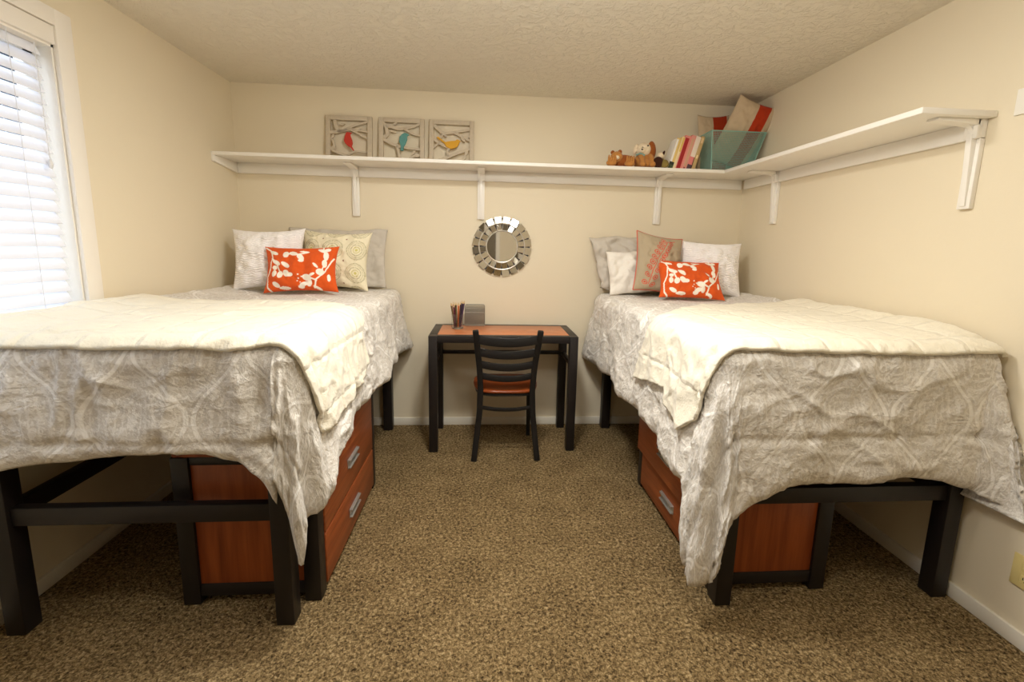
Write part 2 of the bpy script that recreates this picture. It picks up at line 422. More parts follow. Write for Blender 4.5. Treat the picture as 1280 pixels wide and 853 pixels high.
g = G(); g.tube([(XL - .008, 1.955, WZ1 - .02), (XL - .008, 1.957, 1.62)], .0015, 6)
g.lathe([(.001, 0), (.006, .004), (.0075, .02), (.004, .034), (.001, .036)], (XL - .008, 1.957, 1.585), 12)
g.make('pull_cord', M['cord'], bl, bb)

# ================================================================ BEDS
def bed_frame(label, xa, xb, y0, y1, rz0, rz1):
    """loft-height platform bed; xa..xb outer faces, y0 foot, y1 head"""
    base = ((xa + xb) / 2, (y0 + y1) / 2, 0); t = thing('platform_bed', label, 'bed', base, group=None)
    L = .062
    for x in (xa, xb - L):
        for y in (y0, y1 - L):
            g = G(); g.box((x, y, 0), (x + L, y + L, .735), .004); g.make('leg', M['black'], t, base)
    for y in (y0 + .012, y1 - L + .012):
        g = G(); g.box((xa + L, y, rz0), (xb - L, y + .035, rz1), .003); g.make('end_rail', M['black'], t, base)
        g = G(); g.box((xa + L, y, .665), (xb - L, y + .035, .735), .003); g.make('end_rail', M['black'], t, base)
    for x in (xa + .014, xb - .048):
        g = G(); g.box((x, y0 + L, .655), (x + .034, y1 - L, .735), .003); g.make('side_rail', M['black'], t, base)
    wall_side = xa + .014 if xa < 0 else xb - .048
    g = G(); g.box((wall_side, y0 + L, rz0), (wall_side + .034, y1 - L, rz1), .003); g.make('side_rail', M['black'], t, base)
    g = G()
    n = 9
    for i in range(n):
        y = y0 + .08 + i * (y1 - y0 - .23) / (n - 1); g.box((xa + .048, y, .735), (xb - .048, y + .07, .752), .002)
    g.make('slat_deck', M['black'], t, base)
    return t
bed_frame('black loft-height bed frame under the left comforter, beside the window wall', -1.586, -.650, 1.466, 3.250, .393, .455)
bed_frame('black loft-height bed frame under the right comforter, beside the wall outlet', .884, 1.832, 1.480, 3.260, .408, .470)
def mattress(label, xa, xb):
    g = G(); g.box((xa, 1.50, .753), (xb, 3.262, .975), .045, 4)
    tag(g.make('mattress', M['mattress'], base=((xa + xb) / 2, 2.38, .753)), label, 'mattress')
mattress('pale mattress on the left bed, covered by its grey comforter', -1.598, -.655)
mattress('pale mattress on the right bed, covered by its grey comforter', .885, 1.800)

# ---------------------------------------------------------------- cloth draped over a bed
def n3(x, y, z=0.0): return noise.noise((x, y, z))
def vnoise(X, Y, s, seed=0.0):
    f = np.frompyfunc(lambda a, b: noise.noise((a, b, seed)), 2, 1)
    return f(X * s, Y * s).astype(float)
def sstep(x, a, b):
    t = np.clip((x - a) / (b - a), 0, 1); return t * t * (3 - 2 * t)

class Drape:
    """maps flat cloth coordinates (X along width, Y along length, metres) to the bed surface"""
    def __init__(s, x0, x1, y0, ztop, wall, seed, flare_side, flare_front, flare_corner, flare_wall=0.0, gather=0.0):
        s.ga = gather
        s.fw = flare_wall
        s.x0, s.x1, s.y0, s.z, s.wall, s.seed = x0, x1, y0, ztop, wall, seed
        s.fs, s.ff, s.fc = flare_side, flare_front, flare_corner
        s.R = .075
    def __call__(s, X, Y, off=0.0, fold=1.0):
        R = s.R; cx = np.clip(X, s.x0, s.x1); cy = np.maximum(Y, s.y0)
        vx, vy = X - cx, Y - cy; e = np.hypot(vx, vy); ee = np.maximum(e, 1e-9)
        nx, ny = vx / ee, vy / ee
        a = np.clip(e / R, 0, PI / 2); arc = R * PI / 2; d = np.maximum(e - arc, 0)
        isfront = np.abs(ny); iscorner = np.clip(4 * (nx * ny) ** 2, 0, 1)
        fl = s.fs * (1 - isfront ** 2) + s.ff * isfront ** 2 + np.where((vx * s.wall) > 0, s.fw, s.fc) * iscorner
        fl = np.where(e > R * .5, fl, 0)
        # perimeter coordinate for folds
        xc = (s.x0 + s.x1) / 2; sg = np.where(X < xc, -1.0, 1.0)
        ang = np.arctan2(np.abs(vx), np.abs(vy) + 1e-9)
        q = cx + sg * (cy - s.y0) + sg * np.where(e > 0, ang * .22, 0)
        grow = sstep(d, 0.0, .42)
        f = (vnoise(q, q * 0 + .3, 3.1, s.seed) * .045 + vnoise(q, d * .6, 7.5, s.seed + 3) * .018) * grow * fold
        f = f * np.where((vx * s.wall > 0), .25, 1.0)
        f = f + s.ga * isfront * (1 - iscorner) * ((1 - np.abs(vnoise(q, d * .25 + 2, 11.0, s.seed + 6))) ** 3 - .5) * sstep(d, -.03, .05) * (1 - sstep(d, .08, .30))
        f = f + iscorner * grow * .020 * np.sin(ang * 9.0 + s.seed)
        h = R * np.sin(a) + d * np.sin(fl) + f
        dz = -R * (1 - np.cos(a)) - d * np.cos(fl)
        # soft creases + quilting puff
        w = (1 - np.abs(vnoise(X + .3 * Y, Y - .2 * X, 4.2, s.seed + 9))) ** 2 * .012 + vnoise(X, Y, 9.0, s.seed + 5) * .006 \
            + (1 - np.abs(vnoise(X * .7, Y, 13.0, s.seed + 7))) ** 3 * .006 - .010
        cn = vnoise(X, Y * 1.1, 5.2, s.seed + 13); cm = sstep(vnoise(X, Y, 2.6, s.seed + 15), -.15, .35)
        w = w + np.exp(-(cn / .06) ** 2) * .009 * cm
        cn = vnoise(X * 1.3, Y * .8, 9.0, s.seed + 17); w = w + np.exp(-(cn / .08) ** 2) * .004 * (1 - cm)
        # tufted pinch rows
        pu = np.abs(((Y - s.y0) / .36) % 1 - .5); pv = np.abs(((X - s.x0) / .33 + .25) % 1 - .5)
        pinch = np.exp(-((.5 - pu) ** 2 * 220 + (.5 - pv) ** 2 * 160))
        w = w - pinch * .016 - np.exp(-((.5 - pu) ** 2) * 900) * .006
        w = w * (0.55 + .75 * sstep(e, 0.0, .1)) + off
        Nx, Ny, Nz = nx * np.sin(a), ny * np.sin(a), np.cos(a)
        z = s.z + dz + Nz * w
        x = cx + nx * h + Nx * w; y = cy + ny * h + Ny * w
        # cloth pushed up where the bed meets the wall
        dw = (X - (XL + .0)) if s.wall < 0 else (XR - X)
        z = z + .045 * np.exp(-(np.maximum(dw, 0) / .16) ** 2) * sstep(-np.maximum(e - R * 1.2, 0), -.05, 0) * sstep(Y, 1.35, 1.7)
        lim = .018 - np.minimum(off, .012)
        if s.wall < 0: x = np.maximum(x, XL + lim)
        else:
            L_ = XR - lim; k_ = .010; x = L_ - k_ * np.logaddexp(0, (L_ - x) / k_)
        return np.stack([x, y, z], -1)

def interp(pts, q):
    pts = np.array(pts, float); return np.interp(q, pts[:, 0], pts[:, 1])

def comforter(name, label, dr, side_hem, front_hem, wall_hem, corners, yhead, wall_corner):
    """hem functions give hanging height z along each side; corners: (angle-fraction, z)"""
    x0, x1, y0, R, zt = dr.x0, dr.x1, dr.y0, dr.R, dr.z
    inner_left = dr.wall > 0        # open side is the left one for the right-hand bed
    per = []                        # (cx, cy, nx, ny, hem z, flare)
    ys = np.arange(yhead, y0, -.0125)
    K = 54
    def fl(nx, ny):
        isf = abs(ny); ic = min(1, 4 * (nx * ny) ** 2); return dr.fs * (1 - isf ** 2) + dr.ff * isf ** 2 + (dr.fw if nx * dr.wall > 0 else dr.fc) * ic
    left_hem, right_hem = (side_hem, wall_hem) if inner_left else (wall_hem, side_hem)
    for y in ys: per.append((x0, y, -1, 0, float(interp(left_hem, y))))
    for k in range(K + 1):
        t = k / K; a = t * PI / 2; per.append((x0, y0, -math.cos(a), -math.sin(a), float(interp(corners[0], t))))
    for x in np.arange(x0 + .0125, x1, .0125): per.append((x, y0, 0, -1, float(interp(front_hem, x))))
    for k in range(K + 1):
        t = k / K; a = t * PI / 2; per.append((x1, y0, math.sin(a), -math.cos(a), float(interp(corners[1], t))))
    for y in ys[::-1]: per.append((x1, y, 1, 0, float(interp(right_hem, y))))
    per = np.array(per); n = len(per)
    cx, cy, nx, ny, hz = per.T
    flr = np.array([fl(a, b) for a, b in zip(nx, ny)])
    hz = hz + np.array([n3(a * 5 + b * 5, 1.7, dr.seed) * .018 for a, b in zip(cx + nx * .1, cy + ny * .1)])
    E = R * PI / 2 + np.maximum((zt - R - hz), .02) / np.cos(flr)
    rows_in, rows_out = 30, 62
    xc = (x0 + x1) / 2
    spx = np.full(n, xc); spy = np.clip(cy, y0 + .28, None)
    F = np.zeros((rows_in + rows_out, n, 2))
    for j in range(rows_in):
        t = j / rows_in
        F[j, :, 0] = spx + (cx - spx) * t; F[j, :, 1] = spy + (cy - spy) * t
    for j in range(rows_out):
        t = j / (rows_out - 1); ee = t * E
        F[rows_in + j, :, 0] = cx + nx * ee; F[rows_in + j, :, 1] = cy + ny * ee
    P = dr(F[..., 0], F[..., 1])
    for j in range(rows_out):
        t = j / (rows_out - 1); k = max(0, (t - .90) / .10) ** 2 * .022
        P[rows_in + j, :, 0] -= nx * k; P[rows_in + j, :, 1] -= ny * k
    me = grid_mesh(name, P, attr={'flat': np.concatenate([F, np.zeros(F.shape[:2] + (1,))], -1)})
    b = bmesh.new(); b.from_mesh(me); bmesh.ops.remove_doubles(b, verts=b.verts[:], dist=.0004)
    bmesh.ops.recalc_face_normals(b, faces=b.faces[:])
    up = sum((f.normal.z for f in b.faces if f.normal.z > .9 or f.normal.z < -.9), 0.0)
    if up < 0: bmesh.ops.reverse_faces(b, faces=b.faces[:])
    b.to_mesh(me); b.free()
    base = (xc, 2.3, zt); me.transform(Matrix.Translation(-Vector(base)))
    o = link(name, me, M['comforter'], None, base, True, 180)
    s = o.modifiers.new('thick', 'SOLIDIFY'); s.thickness = .016; s.offset = -1
    return tag(o, label, 'comforter')

def coons(A, B, C, D, nu, nv):
    """A: bottom edge, B: right, C: top, D: left polylines (flat coords), A/C run left->right, D/B run bottom->top"""
    def rs(p, n):
        p = np.array(p, float); L = np.r_[0, np.cumsum(np.hypot(*np.diff(p, axis=0).T))]; q = np.linspace(0, L[-1], n)
        return np.stack([np.interp(q, L, p[:, 0]), np.interp(q, L, p[:, 1])], -1)
    a, c, d, b_ = rs(A, nu), rs(C, nu), rs(D, nv), rs(B, nv)
    u = np.linspace(0, 1, nu)[:, None, None]; v = np.linspace(0, 1, nv)[None, :, None]
    S = (1 - v) * a[:, None] + v * c[:, None] + (1 - u) * d[None] + u * b_[None]
    S -= (1 - u) * (1 - v) * a[0] + u * (1 - v) * a[-1] + (1 - u) * v * c[0] + u * v * c[-1]
    return S
def throw(label, dr, A, B, C, D, nu=150, nv=120):
    F = coons(A, B, C, D, nu, nv)
    # slightly wavy border
    P = dr(F[..., 0], F[..., 1], off=.020)
    u = np.linspace(0, 1, nu)[:, None]; v = np.linspace(0, 1, nv)[None]
    edge = np.minimum(np.minimum(u, 1 - u), np.minimum(v, 1 - v))
    me = grid_mesh('throw_blanket', P, attr={'flat': np.concatenate([F, np.zeros(F.shape[:2] + (1,))], -1)})
    b = bmesh.new(); b.from_mesh(me)
    if sum(f.normal.z for f in b.faces) < 0: bmesh.ops.reverse_faces(b, faces=b.faces[:])
    b.to_mesh(me); b.free()
    base = (float(P[..., 0].mean()), float(P[..., 1].mean()), dr.z); me.transform(Matrix.Translation(-Vector(base)))
    o = link('throw_blanket', me, M['throw'], None, base, True, 180)
    s = o.modifiers.new('thick', 'SOLIDIFY'); s.thickness = .013; s.offset = -.2
    return tag(o, label, 'throw blanket')

DL = Drape(-1.570, -.655, 1.500, 1.015, -1, 2.3, math.radians(10), math.radians(3), math.radians(-2), math.radians(8), .036)
DR = Drape(.875, 1.772, 1.500, 1.015, 1, 11.7, math.radians(9), math.radians(3), math.radians(1), math.radians(20))
comforter('comforter', 'grey and white damask comforter on the left bed, by the window', DL,
    [(1.45, .46), (1.6, .53), (1.77, .56), (1.85, .59), (1.96, .60), (2.45, .60), (2.6, .64), (3.3, .60)],
    [(-1.6, .61), (-1.36, .63), (-1.18, .65), (-.97, .66), (-.87, .66), (-.78, .63), (-.70, .57), (-.655, .50)],
    [(1.4, .60), (3.3, .62)],
    ([(0, .6), (1, .6)], [(0, .56), (.12, .50), (.25, .40), (.36, .285), (.45, .285), (.6, .41), (1, .49)]), 3.262, None)
comforter('comforter', 'grey and white damask comforter on the right bed, against the right wall', DR,
    [(1.45, .50), (1.6, .47), (1.7, .46), (1.83, .46), (1.9, .52), (2.34, .54), (2.77, .54), (3.3, .52)],
    [(.875, .40), (.92, .44), (.99, .48), (1.07, .52), (1.19, .52), (1.4, .53), (1.66, .53), (1.772, .50)],
    [(1.4, .44), (3.3, .55)],
    ([(0, .47), (.12, .36), (.24, .22), (.40, .165), (.60, .165), (.72, .20), (.86, .34), (1, .40)], [(0, .50), (.5, .44), (1, .42)]), 3.262, None)

def side(dr, y, z):     # flat coordinate of a point hanging at height z on the open side
    dd = dr.R * PI / 2 + (dr.z - dr.R - z) / math.cos(dr.fs)
    return ((dr.x1 + dd) if dr.wall < 0 else (dr.x0 - dd), y)
# left throw: bottom edge along the foot, right edge on the aisle side, top edge across the bed
throw('cream plush throw across the foot of the left bed, by the window', DL,
    [(-1.64, 1.437), (-1.2, 1.434), (-.78, 1.430), (-.665, 1.45), side(DL, 1.43, .86), side(DL, 1.50, .70)],
    [side(DL, 1.50, .70), side(DL, 1.75, .72), side(DL, 2.02, .745), side(DL, 2.10, .80)],
    [(-1.64, 2.22), (-1.26, 2.34), (-.93, 2.38), (-.70, 2.26), side(DL, 2.12, .93), side(DL, 2.10, .80)],
    [(-1.64, 1.437), (-1.64, 2.22)])
throw('cream plush throw across the foot of the right bed, against the right wall', DR,
    [side(DR, 1.58, .665), side(DR, 1.47, .76), side(DR, 1.45, .88), (.885, 1.445), (1.05, 1.436), (1.4, 1.430), (1.775, 1.432), (1.835, 1.44)],
    [(1.835, 1.44), (1.835, 2.46)],
    [side(DR, 2.16, .70), side(DR, 2.13, .84), (.80, 2.07), (.86, 2.08), (1.05, 2.31), (1.25, 2.44), (1.64, 2.50), (1.835, 2.46)],
    [side(DR, 1.58, .665), side(DR, 1.76, .70), side(DR, 1.80, .76), side(DR, 1.96, .74), side(DR, 2.16, .70)])

# ================================================================ UNDER-BED DRAWER UNITS
def drawer_unit(label, xf, xr, ya, yb, pulls):
    """xf: drawer-front face x; xr: rear x; ya near, yb far"""
    s = 1 if xf > xr else -1; lo, hi = min(xf, xr), max(xf, xr)
    base = ((lo + hi) / 2, (ya + yb) / 2, 0); t = thing('drawer_unit', label, 'drawer unit', base); H = .575; P = .06
    X = lambda a, b: (min(a, b), max(a, b))
    for x in (lo, hi - P):
        for y in (ya, yb - P):
            px0, px1 = x, x + P
            g = G(); g.box((px0, y, 0), (px1, y + P, H), .003); g.make('post', M['black'], t, base)
    for y in (ya + .012, yb - .032):
        g = G(); g.box((lo + P, y, .078), (hi - P, y + .020, H - .03), .001); g.make('end_panel', M['cherry'], t, base)
        for z0, z1 in ((.030, .078), (H - .03, H)):
            g = G(); g.box((lo + P, y - .006, z0), (hi - P, y + .026, z1), .002); g.make('end_rail', M['black'], t, base)
    a, b = X(xr + s * .012, xr + s * .03)
    g = G(); g.box((a, ya + P, .06), (b, yb - P, H - .02)); g.make('back_panel', M['cherry'], t, base)
    g = G(); g.box((lo + .005, ya + .005, H), (hi - .005, yb - .005, H + .018), .003); g.make('top_panel', M['cherry'], t, base)
    a, b = X(xf - s * .055, xf - s * .02)
    g = G(); g.box((a, ya + P, .015), (b, yb - P, .04), .002); g.make('bottom_rail', M['black'], t, base)
    for (z0, z1), pull in zip(((.028, .232), (.242, .55)), pulls):
        f = xf + s * pull; a, b = X(f - s * .02, f + s * .004)
        ylo, yhi = (ya + P * .55 if False else ya + P + .002), yb - .008 if False else yb - P - .002
        g = G(); g.box((a, ylo, z0), (b, yhi, z1), .003); dr_ = g.make('drawer', M['cherry_y'], t, base)
        a2, b2 = X(f - s * .021, f - s * .40)
        g = G()
        g.box((a2, ylo + .03, z0 + .015), (b2, ylo + .042, z1 - .03)); g.box((a2, yhi - .042, z0 + .015), (b2, yhi - .03, z1 - .03)); g.box((a2, ylo + .042, z0 + .015), (b2, yhi - .042, z0 + .027))
        g.make('drawer_box', M['cherry'], dr_, base)
        ym = (ya + yb) / 2; zm = (z0 + z1) / 2 if z1 < .3 else .365
        g = G(); c, e = X(f + s * .0045, f + s * .007); g.box((c, ym - .075, zm - .022), (e, ym + .075, zm + .022), .001)
        c, e = X(f + s * .006, f + s * .018)
        g.box((c, ym - .072, zm + .010), (e, ym + .072, zm + .020), .002); g.box((c, ym - .072, zm - .020), (e, ym + .072, zm - .014), .002)
        g.make('handle', M['steel'], dr_, base)
    return t
drawer_unit('cherry two-drawer unit in a black frame under the left bed', -.596, -1.087, 1.577, 2.440, (0, 0))
drawer_unit('cherry two-drawer unit with top drawer ajar under the right bed', .895, 1.370, 1.546, 2.410, (0, .030))

# ================================================================ DESK
base = (.129, 3.044, 0); t = thing('desk', 'small black-framed desk with cherry inset top between the two beds', 'desk', base)
x0, x1, y0, y1, zt = -.345, .603, 2.823, 3.268, .771
for x in (x0, x1 - .054):
    for y in (y0, y1 - .054):
        g = G(); g.box((x, y, 0), (x + .054, y + .054, zt - .001), .003); g.make('leg', M['black'], t, base)
g = G()
g.box((x0 + .054, y0, zt - .045), (x1 - .054, y0 + .05, zt), .003); g.box((x0 + .054, y1 - .05, zt - .045), (x1 - .054, y1, zt), .003)
g.box((x0, y0 + .054, zt - .045), (x0 + .054, y1 - .054, zt), .003); g.box((x1 - .054, y0 + .054, zt - .045), (x1, y1 - .054, zt), .003)
g.make('top_frame', M['black'], t, base)
g = G(); g.box((x0 + .053, y0 + .049, zt - .022), (x1 - .053, y1 - .049, zt + .0005), .001); g.make('top_inset', M['desktop'], t, base)
g = G(); g.box((x0 + .054, y1 - .04, .56), (x1 - .054, y1 - .015, .585), .003); g.make('rear_stretcher', M['black'], t, base)
for x in (x0 + .012, x1 - .04):
    g = G(); g.box((x, y0 + .054, .56), (x + .028, y1 - .054, .585), .003); g.make('side_stretcher', M['black'], t, base)

# ================================================================ CHAIR
base = (.144, 2.88, 0); t = thing('ladderback_chair', 'black ladderback chair with glossy cherry seat pulled up to the desk', 'chair', base)
xc = .144
def post_x(z):   # hourglass posts: half spacing at height z
    return float(np.interp(z, [0, .12, .30, .45, .60, .84], [.199, .186, .166, .160, .168, .193]))
def post_y(z): return float(np.interp(z, [0, .2, .45, .65, .84], [2.690, 2.722, 2.728, 2.700, 2.645]))
zs = np.linspace(0, .842, 22)
for s in (-1, 1):
    pts = [(xc + s * post_x(z), post_y(z), z) for z in zs]
    g = G(); g.sweep_rect(pts, .036, .024, (1, 0, 0), .007); g.make('rear_leg', M['blackmetal'], t, base)
    pf = [(xc + s * np.interp(z, [0, .44], [.178, .170]), np.interp(z, [0, .44], [3.085, 3.055]), z) for z in np.linspace(0, .432, 8)]
    g = G(); g.sweep_rect(pf, .028, .024, (1, 0, 0), .007); g.make('front_leg', M['blackmetal'], t, base)
    # curved side brace
    br = []
    for k in range(13):
        a = k / 12; br.append((xc + s * .168, 2.728 + .33 * a, .40 - .16 * math.sin(PI * (.5 + .5 * abs(1 - 2 * a)) )))
    br = [(xc + s * (.165 + .006 * a), 2.728 + .335 * a, .425 - .17 * (1 - math.sqrt(max(0, 1 - (1 - a) ** 2 * .98)))) for a in np.linspace(0, 1, 14)]
    g = G(); g.tube(br, .008, 8); g.make('side_brace', M['blackmetal'], t, base)
for zc, hh in ((.785, .055), (.702, .050), (.622, .046), (.548, .040)):
    g = G(); pts = []
    hx = post_x(zc) - .006
    for k in range(17):
        a = -1 + 2 * k / 16; pts.append((xc + a * hx, post_y(zc) - .022 * (1 - a * a) , zc - .016 * (1 - a * a)))
    g.sweep_rect(pts, hh, .012, (0, 0, 1), .004); g.make('back_slat', M['blackmetal'], t, base)
g = G(); pts = [(xc + a * (post_x(.335) - .006), 2.724 - .004 * (1 - a * a), .342 - .016 * (1 - a * a)) for a in np.linspace(-1, 1, 15)]
g.sweep_rect(pts, .024, .012, (0, 0, 1), .004); g.make('rear_stretcher', M['blackmetal'], t, base)
# seat ring + saddle seat
def seat_outline(k, n):
    a = 2 * PI * k / n; c, s = math.cos(a), math.sin(a)
    p = .5; x = math.copysign(abs(c) ** p, c); y = math.copysign(abs(s) ** p, s)
    hw = .208 - .020 * (y < 0) * (-y); return xc + hw * x, 2.900 + .195 * y
g = G(); b = bmesh.new(); n = 64; rings = []
for f, zz in ((1, .415), (1, .430), (.97, .432)):
    rings.append([b.verts.new((xc + (seat_outline(k, n)[0] - xc) * f * .96, 2.9 + (seat_outline(k, n)[1] - 2.9) * f * .96, zz)) for k in range(n)])
for a_, c_ in zip(rings, rings[1:]):
    for k in range(n): b.faces.new((a_[k], a_[(k + 1) % n], c_[(k + 1) % n], c_[k]))
b.faces.new(rings[0][::-1]); b.faces.new(rings[-1]); bmesh.ops.recalc_face_normals(b, faces=b.faces[:]); g.add(b)
g.make('seat_frame', M['blackmetal'], t, base)
g = G(); b = bmesh.new(); rings = []
def dish(x, y): return .455 - .012 * math.exp(-(((x - xc) / .13) ** 2 + ((y - 2.86) / .12) ** 2))
for f, dz, flatz in ((.94, None, .433), (.99, None, .437), (1.0, None, .447), (.985, 1, 0), (.95, 1, 0), (.8, 1, 0), (.6, 1, 0), (.4, 1, 0), (.2, 1, 0)):
    ring = []
    for k in range(n):
        ox, oy = seat_outline(k, n); x = xc + (ox - xc) * f; y = 2.9 + (oy - 2.9) * f
        ring.append(b.verts.new((x, y, flatz if dz is None else dish(x, y) - (.002 if f > .96 else 0))))
    rings.append(ring)
for a_, c_ in zip(rings, rings[1:]):
    for k in range(n): b.faces.new((a_[k], a_[(k + 1) % n], c_[(k + 1) % n], c_[k]))
b.faces.new(rings[0][::-1]); b.faces.new(rings[-1]); bmesh.ops.recalc_face_normals(b, faces=b.faces[:]); g.add(b)
g.make('seat', M['seatwood'], t, base)

# ================================================================ DESK TOP ITEMS
DZT = zt + .0006
cup = (-.180, 3.095, DZT); t = thing('pencil_cup', 'clear glass cup of pencils on the desk', 'cup', cup)
g = G(); g.lathe([(.001, 0), (.036, 0), (.040, .004), (.040, .100), (.0375, .100), (.0375, .010), (.001, .008)], seg=40)
g.make('glass_body', M['glass'], t)
pc = [('brown', (104, 62, 26), 'far left, leaning outward', -.030, .008, .166), ('olive brown', (112, 78, 36), 'second from left, at the back', -.025, -.010, .168),
      ('crimson', (160, 30, 48), 'bright red one left of centre', -.020, .012, .172), ('plum', (86, 26, 46), 'left, in front of the crimson one', -.016, -.014, .160),
      ('maroon', (84, 20, 20), 'left of centre, almost upright', -.011, .002, .170), ('olive green', (98, 84, 40), 'just left of centre', -.005, -.013, .174),
      ('salmon', (236, 142, 96), 'centre, brightest of the bunch', .002, .006, .168), ('orange brown', (182, 92, 38), 'just right of centre', .007, -.012, .168),
      ('dark brown', (84, 44, 22), 'right of centre', .013, .010, .172), ('navy', (44, 34, 62), 'tall one at right', .019, -.006, .186),
      ('black', (34, 26, 26), 'right, behind the navy one', .024, .012, .178), ('violet', (76, 40, 84), 'far right, leaning outward', .029, .002, .184)]
tipm = flat('pencil_tip_wood', 214, 182, 128)
for i, (cn, c, pos, x, yy, h) in enumerate(pc):
    lean = x * 10
    p = thing('pencil', f'{cn} coloured pencil in the glass cup, {pos}', 'pencil', (cup[0] + x * .72, cup[1] + yy, DZT + .0105), (0, 0, 0), 'pencils in the glass cup')
    p.rotation_euler = (-yy * 5, math.radians(lean * 14 * 2.1), 0)
    g = G(); g.tube([(0, 0, 0), (0, 0, h - .022)], .0044, 6); g.make('barrel', flat('pencil_' + cn.replace(' ', '_'), *c, .4), p)
    g = G(); g.tube([(0, 0, h - .022), (0, 0, h - .006), (0, 0, h)], [.0044, .0018, .0004], 6); g.make('tip', tipm, p)

hb = (-.066, 3.235, DZT); t = thing('letter_holder', 'grey wire mesh letter holder behind the pencil cup on the desk', 'letter holder', hb)
def wire_panel(g, x0, x1, z0, z1, y, nx, nz, r, y2=None):
    y2 = y if y2 is None else y2
    for i in range(nx + 1):
        x = x0 + (x1 - x0) * i / nx; g.tube([(x, y, z0), (x, y2, z1)], r, 4)
    for j in range(nz + 1):
        f = j / nz; z = z0 + (z1 - z0) * f; g.tube([(x0, y + (y2 - y) * f, z), (x1, y + (y2 - y) * f, z)], r, 4)
for (yy, z1, yt, nm) in ((-.034, .095, -.040, 'front_panel'), (.0, .118, .0, 'middle_panel'), (.034, .142, .040, 'rear_panel')):
    g = G(); wire_panel(g, -.068, .068, .006, z1, yy, 34, int(z1 / .0045), .0008, yt)
    g.tube([(-.070, yy, .004), (-.070, yt, z1 - .012), (-.062, yt, z1), (.062, yt, z1), (.070, yt, z1 - .012), (.070, yy, .004)], .0024, 8)
    g.make(nm, M['mesh'], t)
g = G(); g.box((-.071, -.042, 0), (.071, .042, .005), .002); g.make('base', M['mesh'], t)

# ================================================================ WALL MIRROR
mc = (.121, YB - .004, 1.328); t = thing('wall_mirror', 'round silver mirror ringed with small mirror tiles above the desk', 'mirror', mc)
g = G(); g.lathe([(.001, 0), (.198, 0), (.200, -.004), (.196, -.010), (.001, -.010)], seg=64, axis='y'); g.make('backing', M['darkback'], t)
g = G(); g.lathe([(.001, -.0105), (.106, -.0105), (.108, -.013), (.106, -.0165), (.001, -.0165)], seg=64, axis='y'); g.make('glass', M['mirror'], t)
for r in (.110, .161):
    g = G(); pts = [(r * math.cos(a), -.016, r * math.sin(a)) for a in np.linspace(0, 2 * PI, 65)]
    g.tube(pts, .0042, 8, cap=False); g.make('ring', M['silver'], t)
rnd = random.Random(3)
for (r0, r1, n, yb, nm) in ((.114, .157, 20, -.014, 'inner_tile_ring'), (.164, .210, 20, -.012, 'outer_tile_ring')):
    g = G()
    for k in range(n):
        a = 2 * PI * (k + .5) / n; rm = (r0 + r1) / 2; w = 2 * PI * rm / n * .86; h = r1 - r0
        b = bmesh.new(); bmesh.ops.create_cube(b, size=1)
        for v in b.verts: v.co = Vector((v.co.x * h, v.co.y * .005, v.co.z * w))
        bmesh.ops.bevel(b, geom=b.edges[:], offset=.0016, segments=1, affect='EDGES')
        tl = Euler((rnd.uniform(-.09, .09), 0, rnd.uniform(-.03, .16) * (1)), 'XYZ').to_matrix().to_4x4()
        g.add(b, Matrix.Rotation(-a, 4, 'Y') @ Matrix.Translation((rm, yb, 0)) @ tl)
    g.make(nm, M['mirror'], t, smooth=False)

# ================================================================ WALL SHELVES
ZS, SD, ST = 1.860, .285, .022
def bracket(axis, pos):
    """L bracket: tapered wall leg, arm under the board, curved gusset. local: wall at y=0, room towards -y, z up, board underside z=0"""
    g = G(); w = .024
    g.hexa([(-w, -.020, -.325), (w, -.020, -.325), (w, 0, -.325), (-w, 0, -.325), (-w, -.020, -.068), (w, -.020, -.068), (w, 0, -.068), (-w, 0, -.068)], .002)
    g.hexa([(-w, -.040, -.069), (w, -.040, -.069), (w, -.018, -.069), (-w, -.018, -.069), (-w, -.040, 0), (w, -.040, 0), (w, -.018, 0), (-w, -.018, 0)], .002)
    # rib along the leg: thick at top, thin at foot
    g.hexa([(-.011, -.026, -.315), (.011, -.026, -.315), (.011, -.018, -.315), (-.011, -.018, -.315), (-.011, -.044, -.05), (.011, -.044, -.05), (.011, -.018, -.05), (-.011, -.018, -.05)], .002)
    # arm under the board, tapering to the front
    g.hexa([(-w, -.20, -.010), (w, -.20, -.010), (w, -.03, -.022), (-w, -.03, -.022), (-w, -.20, 0), (w, -.20, 0), (w, -.03, 0), (-w, -.03, 0)], .002)
    poly = []
    for k in range(9):
        a = PI / 2 * k / 8; poly.append((-.040 - .030 * (1 - math.sin(a)), -.018 - .030 * (1 - math.cos(a))))
    poly.append((-.040, -.018))
    b = bmesh.new(); vs = [[b.verts.new((x, y, z)) for y, z in poly] for x in (-.009, .009)]
    b.faces.new(vs[0]); b.faces.new(vs[1][::-1])
    for i in range(len(poly)): j = (i + 1) % len(poly); b.faces.new((vs[0][i], vs[1][i], vs[1][j], vs[0][j]))
    bmesh.ops.recalc_face_normals(b, faces=b.faces[:]); g.add(b)
    bmesh.ops.transform(g.bm, matrix=Matrix.Translation(pos) @ Matrix.Rotation(axis, 4, 'Z'), verts=g.bm.verts[:])
    return g
base = (.1, YB - .14, ZS - ST); t = thing('wall_shelf', 'long white shelf along the back wall holding bird plaques, plush toys and books', 'shelf', base)
g = G(); g.box((XL + .001, YB - SD, ZS - ST), (XR - .001, YB - .001, ZS), .003); g.make('board', M['shelfw'], t, base)
g = G(); g.box((XL + .02, YB - .019, ZS - ST - .066), (XR - .02, YB - .001, ZS - ST), .002); g.make('wall_cleat', M['shelfw'], t, base)
